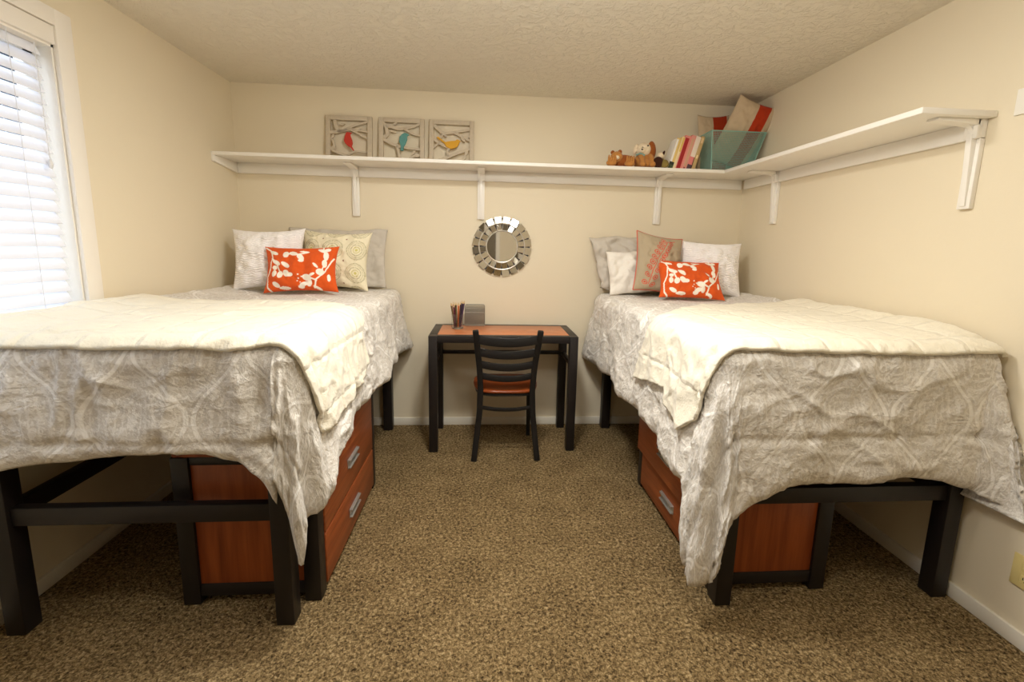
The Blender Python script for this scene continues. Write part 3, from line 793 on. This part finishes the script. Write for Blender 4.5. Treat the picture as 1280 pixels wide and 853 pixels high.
g = G(); g.hexa([(XL + .001, YB - SD + .004, ZS - ST - .035), (XL + .019, YB - SD + .004, ZS - ST - .035), (XL + .019, YB - .001, ZS - ST - .066), (XL + .001, YB - .001, ZS - ST - .066),
                 (XL + .001, YB - SD + .004, ZS - ST), (XL + .019, YB - SD + .004, ZS - ST), (XL + .019, YB - .001, ZS - ST), (XL + .001, YB - .001, ZS - ST)], .001)
g.make('end_cleat', M['shelfw'], t, base)
for x in (-.879, -.030, 1.230): bracket(0, (x, YB - .001, ZS - ST)).make('bracket', M['shelfw'], t, base)
base = (XR - .14, 2.32, ZS - ST); t = thing('wall_shelf', 'empty white shelf along the right wall meeting the back shelf at the corner', 'shelf', base)
yR0, yR1 = 1.632, YB - SD - .0015
g = G(); g.box((XR - .298, yR0, ZS - ST), (XR - .001, yR1, ZS), .003); g.make('board', M['shelfw'], t, base)
g = G(); g.box((XR - .019, yR0 + .03, ZS - ST - .066), (XR - .001, yR1 + .24, ZS - ST - .0005), .002); g.make('wall_cleat', M['shelfw'], t, base)
for y in (1.685, 2.885): bracket(-PI / 2, (XR - .001, y, ZS - ST)).make('bracket', M['shelfw'], t, base)

# ================================================================ CARVED BIRD PLAQUES
def arc_branch(g, pts, w0, w1, y0, y1):
    """flat carved branch: ribbon polygon along pts (XZ)"""
    pts = np.array(pts, float); t = np.linspace(0, 1, len(pts)); q = np.linspace(0, 1, 18)
    X = np.interp(q, t, pts[:, 0]); Z = np.interp(q, t, pts[:, 1])
    k = np.array([.25, .5, .25])
    for _ in range(3):
        X[1:-1] = np.convolve(X, k, 'valid'); Z[1:-1] = np.convolve(Z, k, 'valid')
    dx, dz = np.gradient(X), np.gradient(Z); L = np.hypot(dx, dz); nx, nz = -dz / L, dx / L; w = (w0 + (w1 - w0) * q) / 2
    g.prism(list(zip(X + nx * w, Z + nz * w)) + list(zip(X - nx * w, Z - nz * w))[::-1], y0, y1)
def leaf(g, x, z, l, w, a, y0, y1):
    p = []
    for k in range(12):
        t = k / 6 if k < 6 else (12 - k) / 6; s = 1 if k < 6 else -1
        u = l * t; v = s * w / 2 * math.sin(PI * t) ** .8 if 0 < t < 1 else 0
        p.append((x + u * math.cos(a) - v * math.sin(a), z + u * math.sin(a) + v * math.cos(a)))
    g.prism(p, y0, y1)
S = .300
birds = {
 'red': ([(470, 400), (500, 388), (540, 398), (578, 405), (548, 428), (553, 470), (582, 540), (592, 610), (572, 660), (622, 738), (592, 745), (545, 682), (500, 662), (452, 612), (424, 560), (440, 480)], (70, 70, 900)),
 'teal': ([(375, 218), (405, 222), (432, 240), (406, 256), (408, 300), (388, 352), (366, 390), (361, 438), (324, 438), (330, 380), (306, 330), (314, 270), (340, 236)], (55, 35, 565)),
 'mustard': ([(778, 282), (800, 272), (886, 333), (960, 318), (1008, 314), (1030, 298), (1056, 303), (1074, 318), (1058, 332), (1050, 362), (1020, 396), (960, 414), (905, 396), (870, 348)], (690, 65, 550)),
}
branches = {
 'red': [([(.05, .62), (.35, .66), (.6, .80), (.95, .90)], .05, .03), ([(.30, .66), (.55, .72), (.95, .66)], .05, .02), ([(.55, .70), (.75, .60), (.95, .50)], .03, .02), ([(.05, .34), (.2, .22), (.45, .14), (.8, .05)], .06, .03), ([(.18, .95), (.22, .75), (.30, .64)], .05, .05), ([(.2, .24), (.16, .45), (.06, .55)], .035, .03), ([(.45, .14), (.62, .24), (.9, .22)], .035, .02)],
 'teal': [([(.06, .93), (.16, .80), (.20, .62), (.08, .56)], .05, .05), ([(.16, .84), (.45, .76), (.75, .82), (.95, .92)], .06, .03), ([(.55, .78), (.75, .66), (.95, .62)], .04, .02), ([(.05, .56), (.3, .42), (.55, .36), (.95, .33)], .05, .03), ([(.40, .40), (.44, .2), (.5, .05)], .04, .04), ([(.6, .05), (.75, .18), (.95, .22)], .04, .03)],
 'mustard': [([(.06, .92), (.2, .80), (.3, .70), (.55, .74), (.95, .82)], .06, .03), ([(.05, .70), (.12, .55), (.3, .45), (.42, .40)], .05, .03), ([(.55, .74), (.75, .64), (.95, .66)], .045, .03), ([(.1, .06), (.35, .16), (.6, .28), (.95, .40)], .06, .04), ([(.42, .20), (.4, .34), (.5, .42)], .035, .03), ([(.3, .70), (.22, .5), (.06, .35)], .03, .02)],
}
leaves = {'red': [(.62, .66, .16, .06, .5), (.72, .62, .15, .05, -.6), (.12, .5, .12, .05, 1.0), (.12, .28, .12, .06, .6), (.3, .8, .12, .05, .2)],
          'teal': [(.7, .7, .13, .05, -.5), (.25, .72, .14, .05, -.3), (.72, .2, .14, .06, .9), (.8, .16, .13, .05, .4), (.3, .84, .12, .05, .5)],
          'mustard': [(.70, .66, .16, .07, -.9), (.78, .64, .16, .06, -.6), (.80, .22, .16, .07, 1.2), (.74, .12, .15, .07, 1.0), (.3, .70, .12, .05, -.6)]}
desc = {'red': 'whitewashed carved square plaque with a red bird, leftmost on the shelf', 'teal': 'whitewashed carved square plaque with a teal bird, between the other two',
        'mustard': 'whitewashed carved square plaque with a mustard yellow bird'}
for key, xcn, bm_ in (('red', -.905, 'birdred'), ('teal', -.562, 'birdteal'), ('mustard', -.230, 'birdyellow')):
    t = thing('bird_plaque', desc[key], 'wall plaque', (xcn, YB - .052, ZS + .0005), (math.radians(-6), 0, 0), 'carved bird plaques on the shelf')
    f = .030; g = G()
    g.box((-S / 2, -.011, 0), (-S / 2 + f, .011, S), .003); g.box((S / 2 - f, -.011, 0), (S / 2, .011, S), .003)
    g.box((-S / 2 + f, -.011, 0), (S / 2 - f, .011, f), .003); g.box((-S / 2 + f, -.011, S - f), (S / 2 - f, .011, S), .003); g.make('frame', M['carved'], t)
    for pts, w0, w1 in branches[key]:
        g = G(); arc_branch(g, [((x - .5) * S, zz * S) for x, zz in pts], w0 * S * 1.35, w1 * S * 1.5, -.006, .006); g.make('branch', M['carved'], t)
    g = G()
    for x, zz, l, w_, a in leaves[key]: leaf(g, (x - .5) * S, zz * S, l * S, w_ * S, a, -.007, .005)
    g.make('leaves', M['carved'], t)
    pl, (ox, oy, sz) = birds[key]
    g = G(); g.prism([(((x - ox) / sz - .5) * S, (1 - (y - oy) / sz) * S) for x, y in pl], -.013, .001)
    bmesh.ops.bevel(g.bm, geom=[e for e in g.bm.edges if e.calc_face_angle(0) > 1.2 and abs(e.verts[0].co.y - e.verts[1].co.y) < 1e-6], offset=.002, segments=1, affect='EDGES')
    g.make('bird', M[bm_], t)

# ================================================================ PILLOWS
def ell(u, v, cx, cy, l, w, a):
    c, s = math.cos(a), math.sin(a); x, y = (u - cx) * c + (v - cy) * s, -(u - cx) * s + (v - cy) * c
    return (x / (l / 2)) ** 2 + (y / (w / 2)) ** 2
def pillow(name, label, w, h, t, loc, lean, yaw=0, roll=0, mat='attr', colfn=None, nu=70, nv=60, ear=.10, rough=.004, seed=0, sag=0.0, ruch=0.0, group=None, power=.42, crumple=0.0, taper=0.0):
    """cushion standing on its bottom edge: width along local X, height Z, front towards -Y"""
    U = np.linspace(-1, 1, nu); V = np.linspace(-1, 1, nv); u, v = np.meshgrid(U, V, indexing='ij')
    prof = np.clip((1 - u ** 2) * (1 - v ** 2), 0, 1) ** power
    x = w / 2 * u * (1 - ear * (1 - v ** 2) * u ** 2); z = h / 2 * v * (1 - ear * (1 - u ** 2) * v ** 2)
    x = x * (1 + taper * v)
    nz1 = vnoise(u * w, v * h, 9, seed); nz2 = vnoise(u * w, v * h, 22, seed + 4)
    th = t / 2 * prof * (1 + .25 * nz1) + prof ** .5 * (rough * nz2)
    if ruch: th = th + ruch * prof ** .4 * (np.sin((v * h / .0135 + .6 * np.sin(u * w / .02) + vnoise(u * w, v * h, 14, seed + 8)) * PI))
    if crumple:
        rid = (1 - np.abs(vnoise(u * w, v * h, 7, seed + 20))) ** 3
        th = th - crumple * rid * prof ** .3
        z = z + crumple * 1.2 * vnoise(u * w, v * h, 4.5, seed + 31); x = x + crumple * 1.0 * vnoise(u * w, v * h, 4.5, seed + 37)
    z = z + sag * (u ** 2) * (v > 0) * v * -1
    cr = crumple * 2.0 * vnoise(u * w, v * h, 5, seed + 41) if crumple else 0
    F = np.stack([x, -th + cr, z + h / 2], -1); B = np.stack([x, th * .9 + cr, z + h / 2], -1)
    col = np.ones((nu, nv, 3)) * .8
    if colfn:
        for i in range(nu):
            for j in range(nv): col[i, j] = colfn(u[i, j], v[i, j])[:3]
    me = bpy.data.meshes.new(name); idx = np.arange(nu * nv).reshape(nu, nv)
    q = np.stack([idx[:-1, :-1], idx[1:, :-1], idx[1:, 1:], idx[:-1, 1:]], -1).reshape(-1, 4)
    faces = q.tolist() + (q[:, ::-1] + nu * nv).tolist()
    me.from_pydata(np.concatenate([F.reshape(-1, 3), B.reshape(-1, 3)]).tolist(), [], faces)
    a = me.attributes.new('Col', 'FLOAT_COLOR', 'POINT')
    cc = np.concatenate([col.reshape(-1, 3)] * 2); cc = np.concatenate([cc, np.ones((len(cc), 1))], -1); a.data.foreach_set('color', cc.reshape(-1).astype(np.float32))
    b = bmesh.new(); b.from_mesh(me); bmesh.ops.remove_doubles(b, verts=b.verts[:], dist=1e-5)
    R_ = Matrix.Rotation(yaw, 4, 'Z') @ Matrix.Rotation(-lean, 4, 'X') @ Matrix.Rotation(roll, 4, 'Y')
    bmesh.ops.transform(b, matrix=R_, verts=b.verts[:]); zmin = min(v_.co.z for v_ in b.verts)
    bmesh.ops.translate(b, verts=b.verts[:], vec=(0, 0, -zmin)); b.to_mesh(me); b.free()
    o = link(name, me, M[mat], None, loc, True, 180)
    o['_rim'] = 0; del o['_rim']
    rim = [Vector(F[i, 0]) for i in range(nu)] + [Vector(F[-1, j]) for j in range(nv)] + [Vector(F[i, -1]) for i in range(nu - 1, -1, -1)] + [Vector(F[0, j]) for j in range(nv - 1, -1, -1)]
    return tag(o, label, 'pillow', group), [(R_ @ p) - Vector((0, 0, zmin)) for p in rim]

OR, WH = rgb(216, 88, 32), rgb(245, 236, 222)
def floral(mirror=False, seed=0):
    # clusters in 0..1 box, y down, read off the cloth print
    L = [(.15, .17, .15, .09, .35), (.33, .22, .10, .17, .0), (.43, .20, .14, .12, .3), (.52, .28, .13, .12, .9), (.57, .15, .15, .06, .1), (.53, .36, .08, .08, 0),
         (.20, .40, .16, .10, .5), (.17, .50, .09, .10, 0), (.33, .45, .16, .10, .6), (.16, .62, .09, .17, .1), (.25, .65, .10, .17, .2), (.34, .63, .13, .14, .8), (.39, .66, .10, .10, 0),
         (.19, .86, .15, .11, .6), (.31, .95, .18, .08, .1), (.80, .12, .16, .09, .4), (.87, .10, .10, .10, 0), (.86, .25, .09, .24, -.2), (.85, .42, .09, .20, -.1), (.79, .60, .14, .16, .2),
         (.73, .47, .10, .06, .8), (.91, .72, .06, .17, .1), (.61, .72, .15, .15, .3), (.57, .86, .15, .12, -.4), (.64, .84, .08, .20, .2), (.53, .93, .10, .10, 0), (.68, .66, .10, .06, -.5), (.74, .95, .14, .07, .5)]
    stems = [[(.02, .04), (.10, .12), (.13, .28), (.10, .5), (.04, .68), (.06, .9), (.12, 1.0)], [(.12, .30), (.2, .4), (.25, .6)], [(.98, .30), (.92, .45), (.86, .6), (.74, .75), (.70, .95)], [(.74, .78), (.64, .72)], [(.30, .2), (.5, .22), (.62, .16)], [(.80, .02), (.86, .3), (.82, .55)]]
    dots = [(.50, .74), (.48, .79), (.54, .70), (.52, .82), (.50, .66)]
    def f(u, v):
        x, y = (u + 1) / 2, (1 - v) / 2
        if mirror: x = 1 - x if mirror == 1 else x; y = y
        for e in L:
            dxy = ell(x * 1.55, y, e[0] * 1.55, e[1], e[2] * 1.32, e[3] * .88, e[4])
            if dxy < 1: return WH
        for s_ in stems:
            for (ax, ay), (bx, by) in zip(s_, s_[1:]):
                ax_, bx_, xx = ax * 1.55, bx * 1.55, x * 1.55
                dx, dy = bx_ - ax_, by - ay; tt = max(0, min(1, ((xx - ax_) * dx + (y - ay) * dy) / (dx * dx + dy * dy)))
                if math.hypot(xx - ax_ - tt * dx, y - ay - tt * dy) < .016: return WH
        for dx, dy in dots:
            if math.hypot((x - dx) * 1.55, y - dy) < .014: return WH
        return OR
    return f
CR, CRD, CRG = rgb(234, 225, 196), rgb(182, 174, 136), rgb(204, 196, 162)
def circles(u, v):
    x, y = u * .225, v * .193
    for i in range(-2, 3):
        for j in range(-2, 3):
            cx, cy = .005 + i * .152, .060 + j * .150
            dx, dy = x - cx, y - cy; r = math.hypot(dx, dy)
            if r < .066:
                if r < .010: return rgb(206, 196, 120)
                for rr, c in ((.020, rgb(196, 186, 118)), (.036, CRD), (.050, CRG), (.062, CRD)):
                    if abs(r - rr) < .0036 and math.sin(math.atan2(dy, dx) * round(rr * 900)) > -.55: return c
                return CR
            if math.hypot(dx - .076, dy - .075) < .005: return rgb(150, 110, 84)
    return CR
BG, CO = rgb(176, 160, 134), rgb(205, 88, 68)
def vine(u, v):
    x, y = (u + 1) / 2, (1 - v) / 2
    st = [(.78, .08), (.60, .12), (.49, .27), (.39, .45), (.31, .63), (.25, .90)]
    for (ax, ay), (bx, by) in zip(st, st[1:]):
        dx, dy = bx - ax, by - ay; tt = max(0, min(1, ((x - ax) * dx + (y - ay) * dy) / (dx * dx + dy * dy)))
        if math.hypot(x - ax - tt * dx, y - ay - tt * dy) < .007: return CO
    for i in range(9):
        t_ = .20 + i * .098
        sx = np.interp(t_, np.linspace(0, 1, 6), [p[0] for p in st]); sy = np.interp(t_, np.linspace(0, 1, 6), [p[1] for p in st])
        for s in (-1, 1):
            e = ell(x, y, sx + s * .080, sy - .012 + .04 * (s > 0), .120, .080, -.5 * s)
            if e < .16 or .50 < e < 1.0: return CO
    return BG
SB, SR = rgb(204, 180, 148), rgb(178, 56, 22)
def stripe(a, b_, dark=False):
    def f(u, v): return SR if a < u < b_ else (rgb(200, 178, 148))
    return f

zt_ = 1.028
# left bed
pillow('sham_pillow', 'grey pillow sham at the back of the left bed pile, mostly hidden', .66, .405, .085, (-1.000, 3.198, zt_), math.radians(12), 0, 0, 'sham', ear=.05, seed=3, crumple=.010)
pillow('square_pillow', 'cream square pillow printed with rings of dots on the left bed', .45, .385, .17, (-.970, 3.025, zt_ - .004), math.radians(13), math.radians(-4), math.radians(1.5), 'attr', circles, 150, 130, ear=.12, seed=5, power=.5)
pillow('square_pillow', 'white ruched square pillow on the left bed, nearest the left wall', .43, .385, .20, (-1.325, 2.935, zt_ - .004), math.radians(13), math.radians(4), math.radians(-2), 'whitefuzz', None, 110, 130, ear=.12, seed=7, ruch=.0035, power=.5)
pillow('lumbar_pillow', 'orange floral lumbar pillow in front of the left bed pillows', .430, .285, .14, (-1.085, 2.800, zt_ - .004), math.radians(17), math.radians(2), math.radians(-1.5), 'attr', floral(), 190, 140, ear=.11, seed=9, power=.5)
# right bed
pillow('sham_pillow', 'crumpled grey pillow sham slumped at the back of the right bed pile', .80, .395, .11, (1.165, 3.180, zt_ - .01), math.radians(13), math.radians(2), math.radians(2.5), 'sham', ear=.03, seed=13, crumple=.022, taper=.10, sag=.03)
pillow('bed_pillow', 'plain white pillow between the crumpled sham and the vine pillow', .40, .290, .12, (1.045, 3.050, zt_ - .006), math.radians(15), math.radians(6), math.radians(-3), 'whitecloth', None, ear=.05, seed=17, crumple=.014)
vp, rim = pillow('square_pillow', 'beige square pillow embroidered with a coral vine on the right bed', .345, .395, .13, (1.125, 2.915, zt_ - .004), math.radians(14), math.radians(12), math.radians(8.5), 'attr', vine, 150, 150, ear=.09, seed=19, power=.5)
g = G(); g.tube(rim, .0042, 6); g.make('piping', flat('coral_piping', 198, 96, 74), vp)
pillow('square_pillow', 'white ruched square pillow on the right bed, nearest the right wall', .425, .375, .19, (1.515, 2.980, zt_ - .004), math.radians(14), math.radians(-6), math.radians(2), 'whitefuzz', None, 110, 130, ear=.11, seed=23, ruch=.0035, power=.5)
pillow('lumbar_pillow', 'orange floral lumbar pillow in front of the right bed pillows', .420, .280, .13, (1.300, 2.765, zt_ - .004), math.radians(34), math.radians(-3), math.radians(2), 'attr', floral(2), 190, 140, ear=.11, seed=29, power=.5)

# ================================================================ SHELF: BASKET + ITS PILLOWS
base = (1.65, 3.15, ZS); t = thing('wire_basket', 'teal wire mesh basket of pillows at the corner end of the shelf', 'basket', (base[0], base[1], ZS + .0005))
bx0, bx1, tx0, tx1, by0, by1, ty0, ty1, bh = -.155, .115, -.178, .192, -.090, .090, -.108, .112, .245
g = G(); r = .0011
def lerp(a, b, f): return a + (b - a) * f
for j in range(33):
    f = j / 32; x0, x1, y0, y1, z = lerp(bx0, tx0, f), lerp(bx1, tx1, f), lerp(by0, ty0, f), lerp(by1, ty1, f), .004 + bh * f
    for a, b in (((x0, y0), (x1, y0)), ((x1, y0), (x1, y1)), ((x1, y1), (x0, y1)), ((x0, y1), (x0, y0))): g.tube([(*a, z), (*b, z)], r, 4)
for i in range(47):
    f = i / 46
    for yb, yt in ((by0, ty0), (by1, ty1)): g.tube([(lerp(bx0, bx1, f), yb, .004), (lerp(tx0, tx1, f), yt, .004 + bh)], r, 4)
for i in range(27):
    f = i / 26
    for xb, xt in ((bx0, tx0), (bx1, tx1)): g.tube([(xb, lerp(by0, by1, f), .004), (xt, lerp(ty0, ty1, f), .004 + bh)], r, 4)
    g.tube([(bx0, lerp(by0, by1, f), .004), (bx1, lerp(by0, by1, f), .004)], r, 4)
g.make('mesh_body', M['teal'], t)
g = G()
for z, x0, x1, y0, y1 in ((.0035, bx0, bx1, by0, by1), (.004 + bh, tx0, tx1, ty0, ty1)):
    g.tube([(x0, y0, z), (x1, y0, z), (x1, y1, z), (x0, y1, z), (x0, y0, z)], .0032, 8)
for a, b in (((bx0, by0), (tx0, ty0)), ((bx1, by0), (tx1, ty0)), ((bx1, by1), (tx1, ty1)), ((bx0, by1), (tx0, ty1))):
    g.tube([(*a, .004), (*b, .004 + bh)], .0028, 8)
g.make('rim', M['tealrim'], t)
pillow('striped_pillow', 'large beige pillow with a red stripe, tipped up against the ceiling in the teal basket', .300, .440, .10, (1.665, 3.215, ZS + .012), math.radians(-25), math.radians(-8), math.radians(18), 'attr', stripe(-.02, .56), 120, 60, ear=.08, seed=33, power=.5)
pillow('striped_pillow', 'smaller beige pillow with a dark red stripe, low at the back of the teal basket', .235, .385, .06, (1.590, 3.232, ZS + .012), math.radians(2), math.radians(4), math.radians(-3), 'attr', stripe(-.1, .8), 120, 60, ear=.08, seed=37, power=.5)

# ================================================================ SHELF: BOOKS
def book(label, w, h, d, x, ang, cols, group='books leaning on the teal basket'):
    t = thing('book', label, 'book', (x, 3.06, ZS + .0005), (0, ang, 0), group)
    spine, cover, blocks = cols
    cm = flat('book_cover', *cover); g = G(); c = .0022
    g.box((0, .002, 0), (c, d, h), .0006); g.box((w - c, .002, 0), (w, d, h), .0006); g.make('cover', cm, t)
    g = G(); g.box((0, -.003, 0), (w, .003, h), .0012); g.make('spine', flat('book_spine', *spine), t)
    g = G(); g.box((c, .0035, .003), (w - c, d - .004, h - .003)); g.make('pages', M['page'], t, smooth=False)
    for z0, z1, x0, x1, c_ in blocks:
        g = G(); g.box((x0 * w, -.0038, z0 * h), (x1 * w, -.0025, z1 * h)); g.make('spine_block', flat('book_block', *c_), t, smooth=False)
A = math.radians(15)
x = 1.196
for label, w_, h_, cols in (
    ('white and yellow book with a dark green foot, leftmost of the shelf books', .030, .206, ((228, 196, 120), (236, 232, 226), [(.0, .16, 0, 1, (74, 88, 58)), (.16, .25, 0, 1, (40, 44, 34)), (.25, .95, .0, .45, (236, 232, 226))])),
    ('pale yellow slim book beside the wide dark red spine', .018, .214, ((236, 214, 168), (226, 192, 110), [(.55, .98, .35, 1, (222, 188, 96))])),
    ('dark red spined book with pink borders, among the leaning shelf books', .040, .225, ((226, 140, 130), (226, 148, 138), [(.0, .93, .10, .72, (160, 26, 30))])),
    ('pink and tan spined book right of the dark red one', .030, .228, ((222, 150, 138), (224, 140, 130), [(.12, .9, .25, .75, (206, 160, 130)), (.03, .09, .3, .7, (150, 80, 70))])),
    ('white book with pink band and dark purple foot among the leaning books', .032, .222, ((232, 216, 200), (214, 72, 70), [(.0, .17, 0, 1, (92, 66, 74)), (.17, .40, 0, 1, (222, 128, 122)), (.02, .4, .86, 1, (90, 40, 36))])),
    ('tan book leaning on the teal basket, rightmost of the books', .024, .222, ((190, 160, 108), (148, 84, 46), [(.35, .45, .3, .7, (226, 206, 160)), (.8, .95, .2, .8, (214, 186, 140))]))):
    book(label, w_, h_, .11, x, A, cols); x += w_ / math.cos(A) + .0008

# ================================================================ SHELF: PLUSH TOYS
yp = 3.085; z0 = ZS + .0005
# teddy with fringed paws, lying at the left
t = thing('plush_bear', 'tan and brown plush bear lying on its side, leftmost on the shelf', 'stuffed toy', (.898, yp - .01, z0))
g = G(); g.ball((.01, .02, .042), (.085, .055, .042)); g.make('body', M['plush_brown'], t)
g = G(); g.ball((-.045, -.012, .062), (.040, .036, .036)); g.make('head', M['plush_tan'], t)
for x_, z_ in ((-.070, .092), (-.022, .098)):
    g = G(); g.ball((x_, 0, z_), (.014, .009, .014)); g.make('ear', M['plush_brown'], t)
g = G(); g.ball((-.052, -.044, .054), (.017, .014, .013)); g.make('muzzle', M['plush_cream'], t)
for px_, rot in ((-.085, .3), (.035, -.2)):
    g = G()
    g.ball((px_, -.035, .020), (.034, .024, .020))
    for k in range(4): g.tube([(px_ - .022 + k * .014, -.050, .024), (px_ - .022 + k * .014, -.056, .050), (px_ - .020 + k * .014, -.048, .066)], [.007, .0072, .004], 8)
    g.make('paw', M['plush_tan'], t)
# cream-faced dog with long brown ears
t = thing('plush_dog', 'cream-faced plush dog with a long orange-brown ear sitting behind the tan bear', 'stuffed toy', (1.050, yp + .03, z0))
g = G(); g.ball((-.005, .0, .050), (.062, .055, .050)); g.ball((.01, -.04, .030), (.050, .036, .030)); g.make('body', M['plush_tan'], t)
g = G(); g.ball((-.008, -.018, .122), (.050, .044, .044)); g.ball((-.030, -.050, .112), (.024, .020, .018)); g.make('head', M['plush_cream'], t)
g = G(); g.ball((.042, -.030, .120), (.027, .020, .056), (0, -.12, 0)); g.make('ear', M['plush_brown'], t)
g = G(); g.ball((-.058, -.004, .128), (.014, .016, .034), (0, .3, 0)); g.make('ear', M['plush_cream'], t)
for x_, z_ in ((-.030, .128), (.004, .140)):
    g = G(); g.ball((x_, -.058 if x_ < 0 else -.060, z_), .0052); g.make('eye', M['eye'], t)
g = G(); g.ball((-.036, -.068, .114), (.007, .006, .005)); g.make('nose', M['eye'], t)
g = G(); g.tube([(-.060, -.030, .085), (-.040, -.052, .090), (-.012, -.058, .078)], .006, 8); g.make('ribbon', M['plush_teal'], t)
for x_, c_ in ((-.035, 'plush_tan'), (.030, 'plush_tan')):
    g = G(); g.tube([(x_, -.03, .085), (x_ + .004, -.066, .055), (x_ + .004, -.080, .026)], [.017, .018, .016], 10); g.ball((x_ + .004, -.084, .020), (.020, .020, .018)); g.make('leg', M[c_], t)
# olive toy with dark round foot at the right
t = thing('plush_turtle', 'olive plush animal with a round dark brown foot, next to the books', 'stuffed toy', (1.142, yp - .02, z0))
g = G(); g.ball((.012, .035, .040), (.036, .045, .038)); g.make('body', M['plush_olive'], t)
g = G(); g.ball((.0, -.012, .080), (.022, .020, .020)); g.make('head', M['plush_cream'], t)
g = G(); g.ball((.014, -.022, .092), (.008, .006, .020), (0, .4, 0)); g.make('ear', M['plush_dark'], t)
for x_, c_ in ((-.022, 'plush_dark'), (.022, 'plush_olive')):
    g = G(); k_ = 1.3 if c_ == 'plush_dark' else 1.0; g.tube([(x_, .02, .028 * k_), (x_, -.030, .026 * k_)], [.020, .024 * k_], 14); f_ = g.make('leg', M['plush_olive'], t)
    g = G(); g.ball((x_, -.036, .0265 * k_), (.0265 * k_, .010, .0262 * k_)); g.make('sole', M['plush_dark'] if c_ == 'plush_dark' else M['plush_olive'], f_)

# ================================================================ WALL PLATES
t = thing('power_outlet', 'ivory duplex power outlet low on the right wall', 'outlet', (XR - .001, 1.268, .205))
g = G(); g.box((-.006, -.046, 0), (0, .046, .115), .002); g.make('cover_plate', M['ivory'], t)
for zc in (.036, .079):
    g = G(); g.box((-.0085, -.017, zc - .014), (-.005, .017, zc + .014), .003); s_ = g.make('socket', M['ivory'], t)
    g = G()
    for yy in (-.0065, .0065): g.box((-.0090, yy - .0012, zc - .002), (-.0080, yy + .0012, zc + .007))
    g.ball((-.0085, 0, zc - .007), (.0008, .0026, .0026)); g.make('slots', M['slot'], s_)
t = thing('light_switch', 'white wall plate on the right wall beyond the shelf end', 'switch', (XR - .001, 1.530, 1.825))
g = G(); g.box((-.007, -.045, 0), (0, .045, .088), .002); g.make('cover_plate', M['white_pl'], t)
g = G(); g.box((-.011, -.012, .026), (-.006, .012, .062), .002); g.make('rocker', M['white_pl'], t)

# ================================================================ LIGHT
def lamp(name, kind, loc, energy, color, rot=None, **kw):
    l = bpy.data.lights.new(name, kind); l.energy = energy; l.color = color
    for k, v in kw.items(): setattr(l, k, v)
    o = bpy.data.objects.new(name, l); COL.objects.link(o); o.location = loc
    if rot: o.rotation_euler = rot
    return o
lamp('ceiling_lamp', 'AREA', (.05, 1.66, 2.325), 28, (1, .98, .925), shape='DISK', size=.26)
lamp('front_fill', 'POINT', (.45, .80, 2.02), 24, (1, .98, .925), shadow_soft_size=.10)  # unseen fill added to light the foot ends of the beds
lamp('ceiling_fill', 'POINT', (.05, 1.22, 2.02), 13, (1, .98, .925), shadow_soft_size=.06)  # added fill that lifts the ceiling and upper back wall; no actual bulb
lamp('daylight', 'AREA', (XL - .45, 1.24, 1.50), 33, (.78, .88, 1), (0, math.radians(-90), 0), shape='RECTANGLE', size=1.5, size_y=1.8)
W = bpy.data.worlds.new('sky'); SC.world = W; W.use_nodes = True
nt = W.node_tree; nt.nodes.clear(); bgn = nt.nodes.new('ShaderNodeBackground'); sk = nt.nodes.new('ShaderNodeTexSky'); ow = nt.nodes.new('ShaderNodeOutputWorld')
sk.sky_type = 'HOSEK_WILKIE'; sk.sun_direction = (0.5, -.4, .75); sk.turbidity = 5
nt.links.new(sk.outputs[0], bgn.inputs[0]); bgn.inputs[1].default_value = 0.5; nt.links.new(bgn.outputs[0], ow.inputs[0])

# ================================================================ CAMERA
f_px, pitch, yaw, roll, pcx, pcy = 571.6248, .1591, -.0774, .0231, 648.778, 400.4812
c, s = math.cos(yaw), math.sin(yaw); r = Vector((c, s, 0)); fh = Vector((-s, c, 0)); zz = Vector((0, 0, 1))
c, s = math.cos(pitch), math.sin(pitch); Fw = c * fh - s * zz; Up = s * fh + c * zz
c, s = math.cos(roll), math.sin(roll); Rt, Up2 = c * r + s * Up, -s * r + c * Up
cam = bpy.data.cameras.new('camera'); co = bpy.data.objects.new('camera', cam); COL.objects.link(co)
co.matrix_world = Matrix(((Rt.x, Up2.x, -Fw.x, 0), (Rt.y, Up2.y, -Fw.y, 0), (Rt.z, Up2.z, -Fw.z, CAMH), (0, 0, 0, 1)))
cam.sensor_fit = 'HORIZONTAL'; cam.sensor_width = 36; cam.lens = f_px / 1280 * 36
cam.shift_x = -(pcx - 640) / 1280; cam.shift_y = (pcy - 426.5) / 1280; cam.clip_start = .02
SC.camera = co

SC.view_settings.view_transform = 'Standard'; SC.view_settings.look = 'None'; SC.view_settings.gamma = 1
SC.view_settings.exposure = 0.0; SC.view_settings.use_curve_mapping = False
SC.cycles.use_denoising = True
SC.cycles.max_bounces = 12; SC.cycles.diffuse_bounces = 6; SC.cycles.transparent_max_bounces = 16
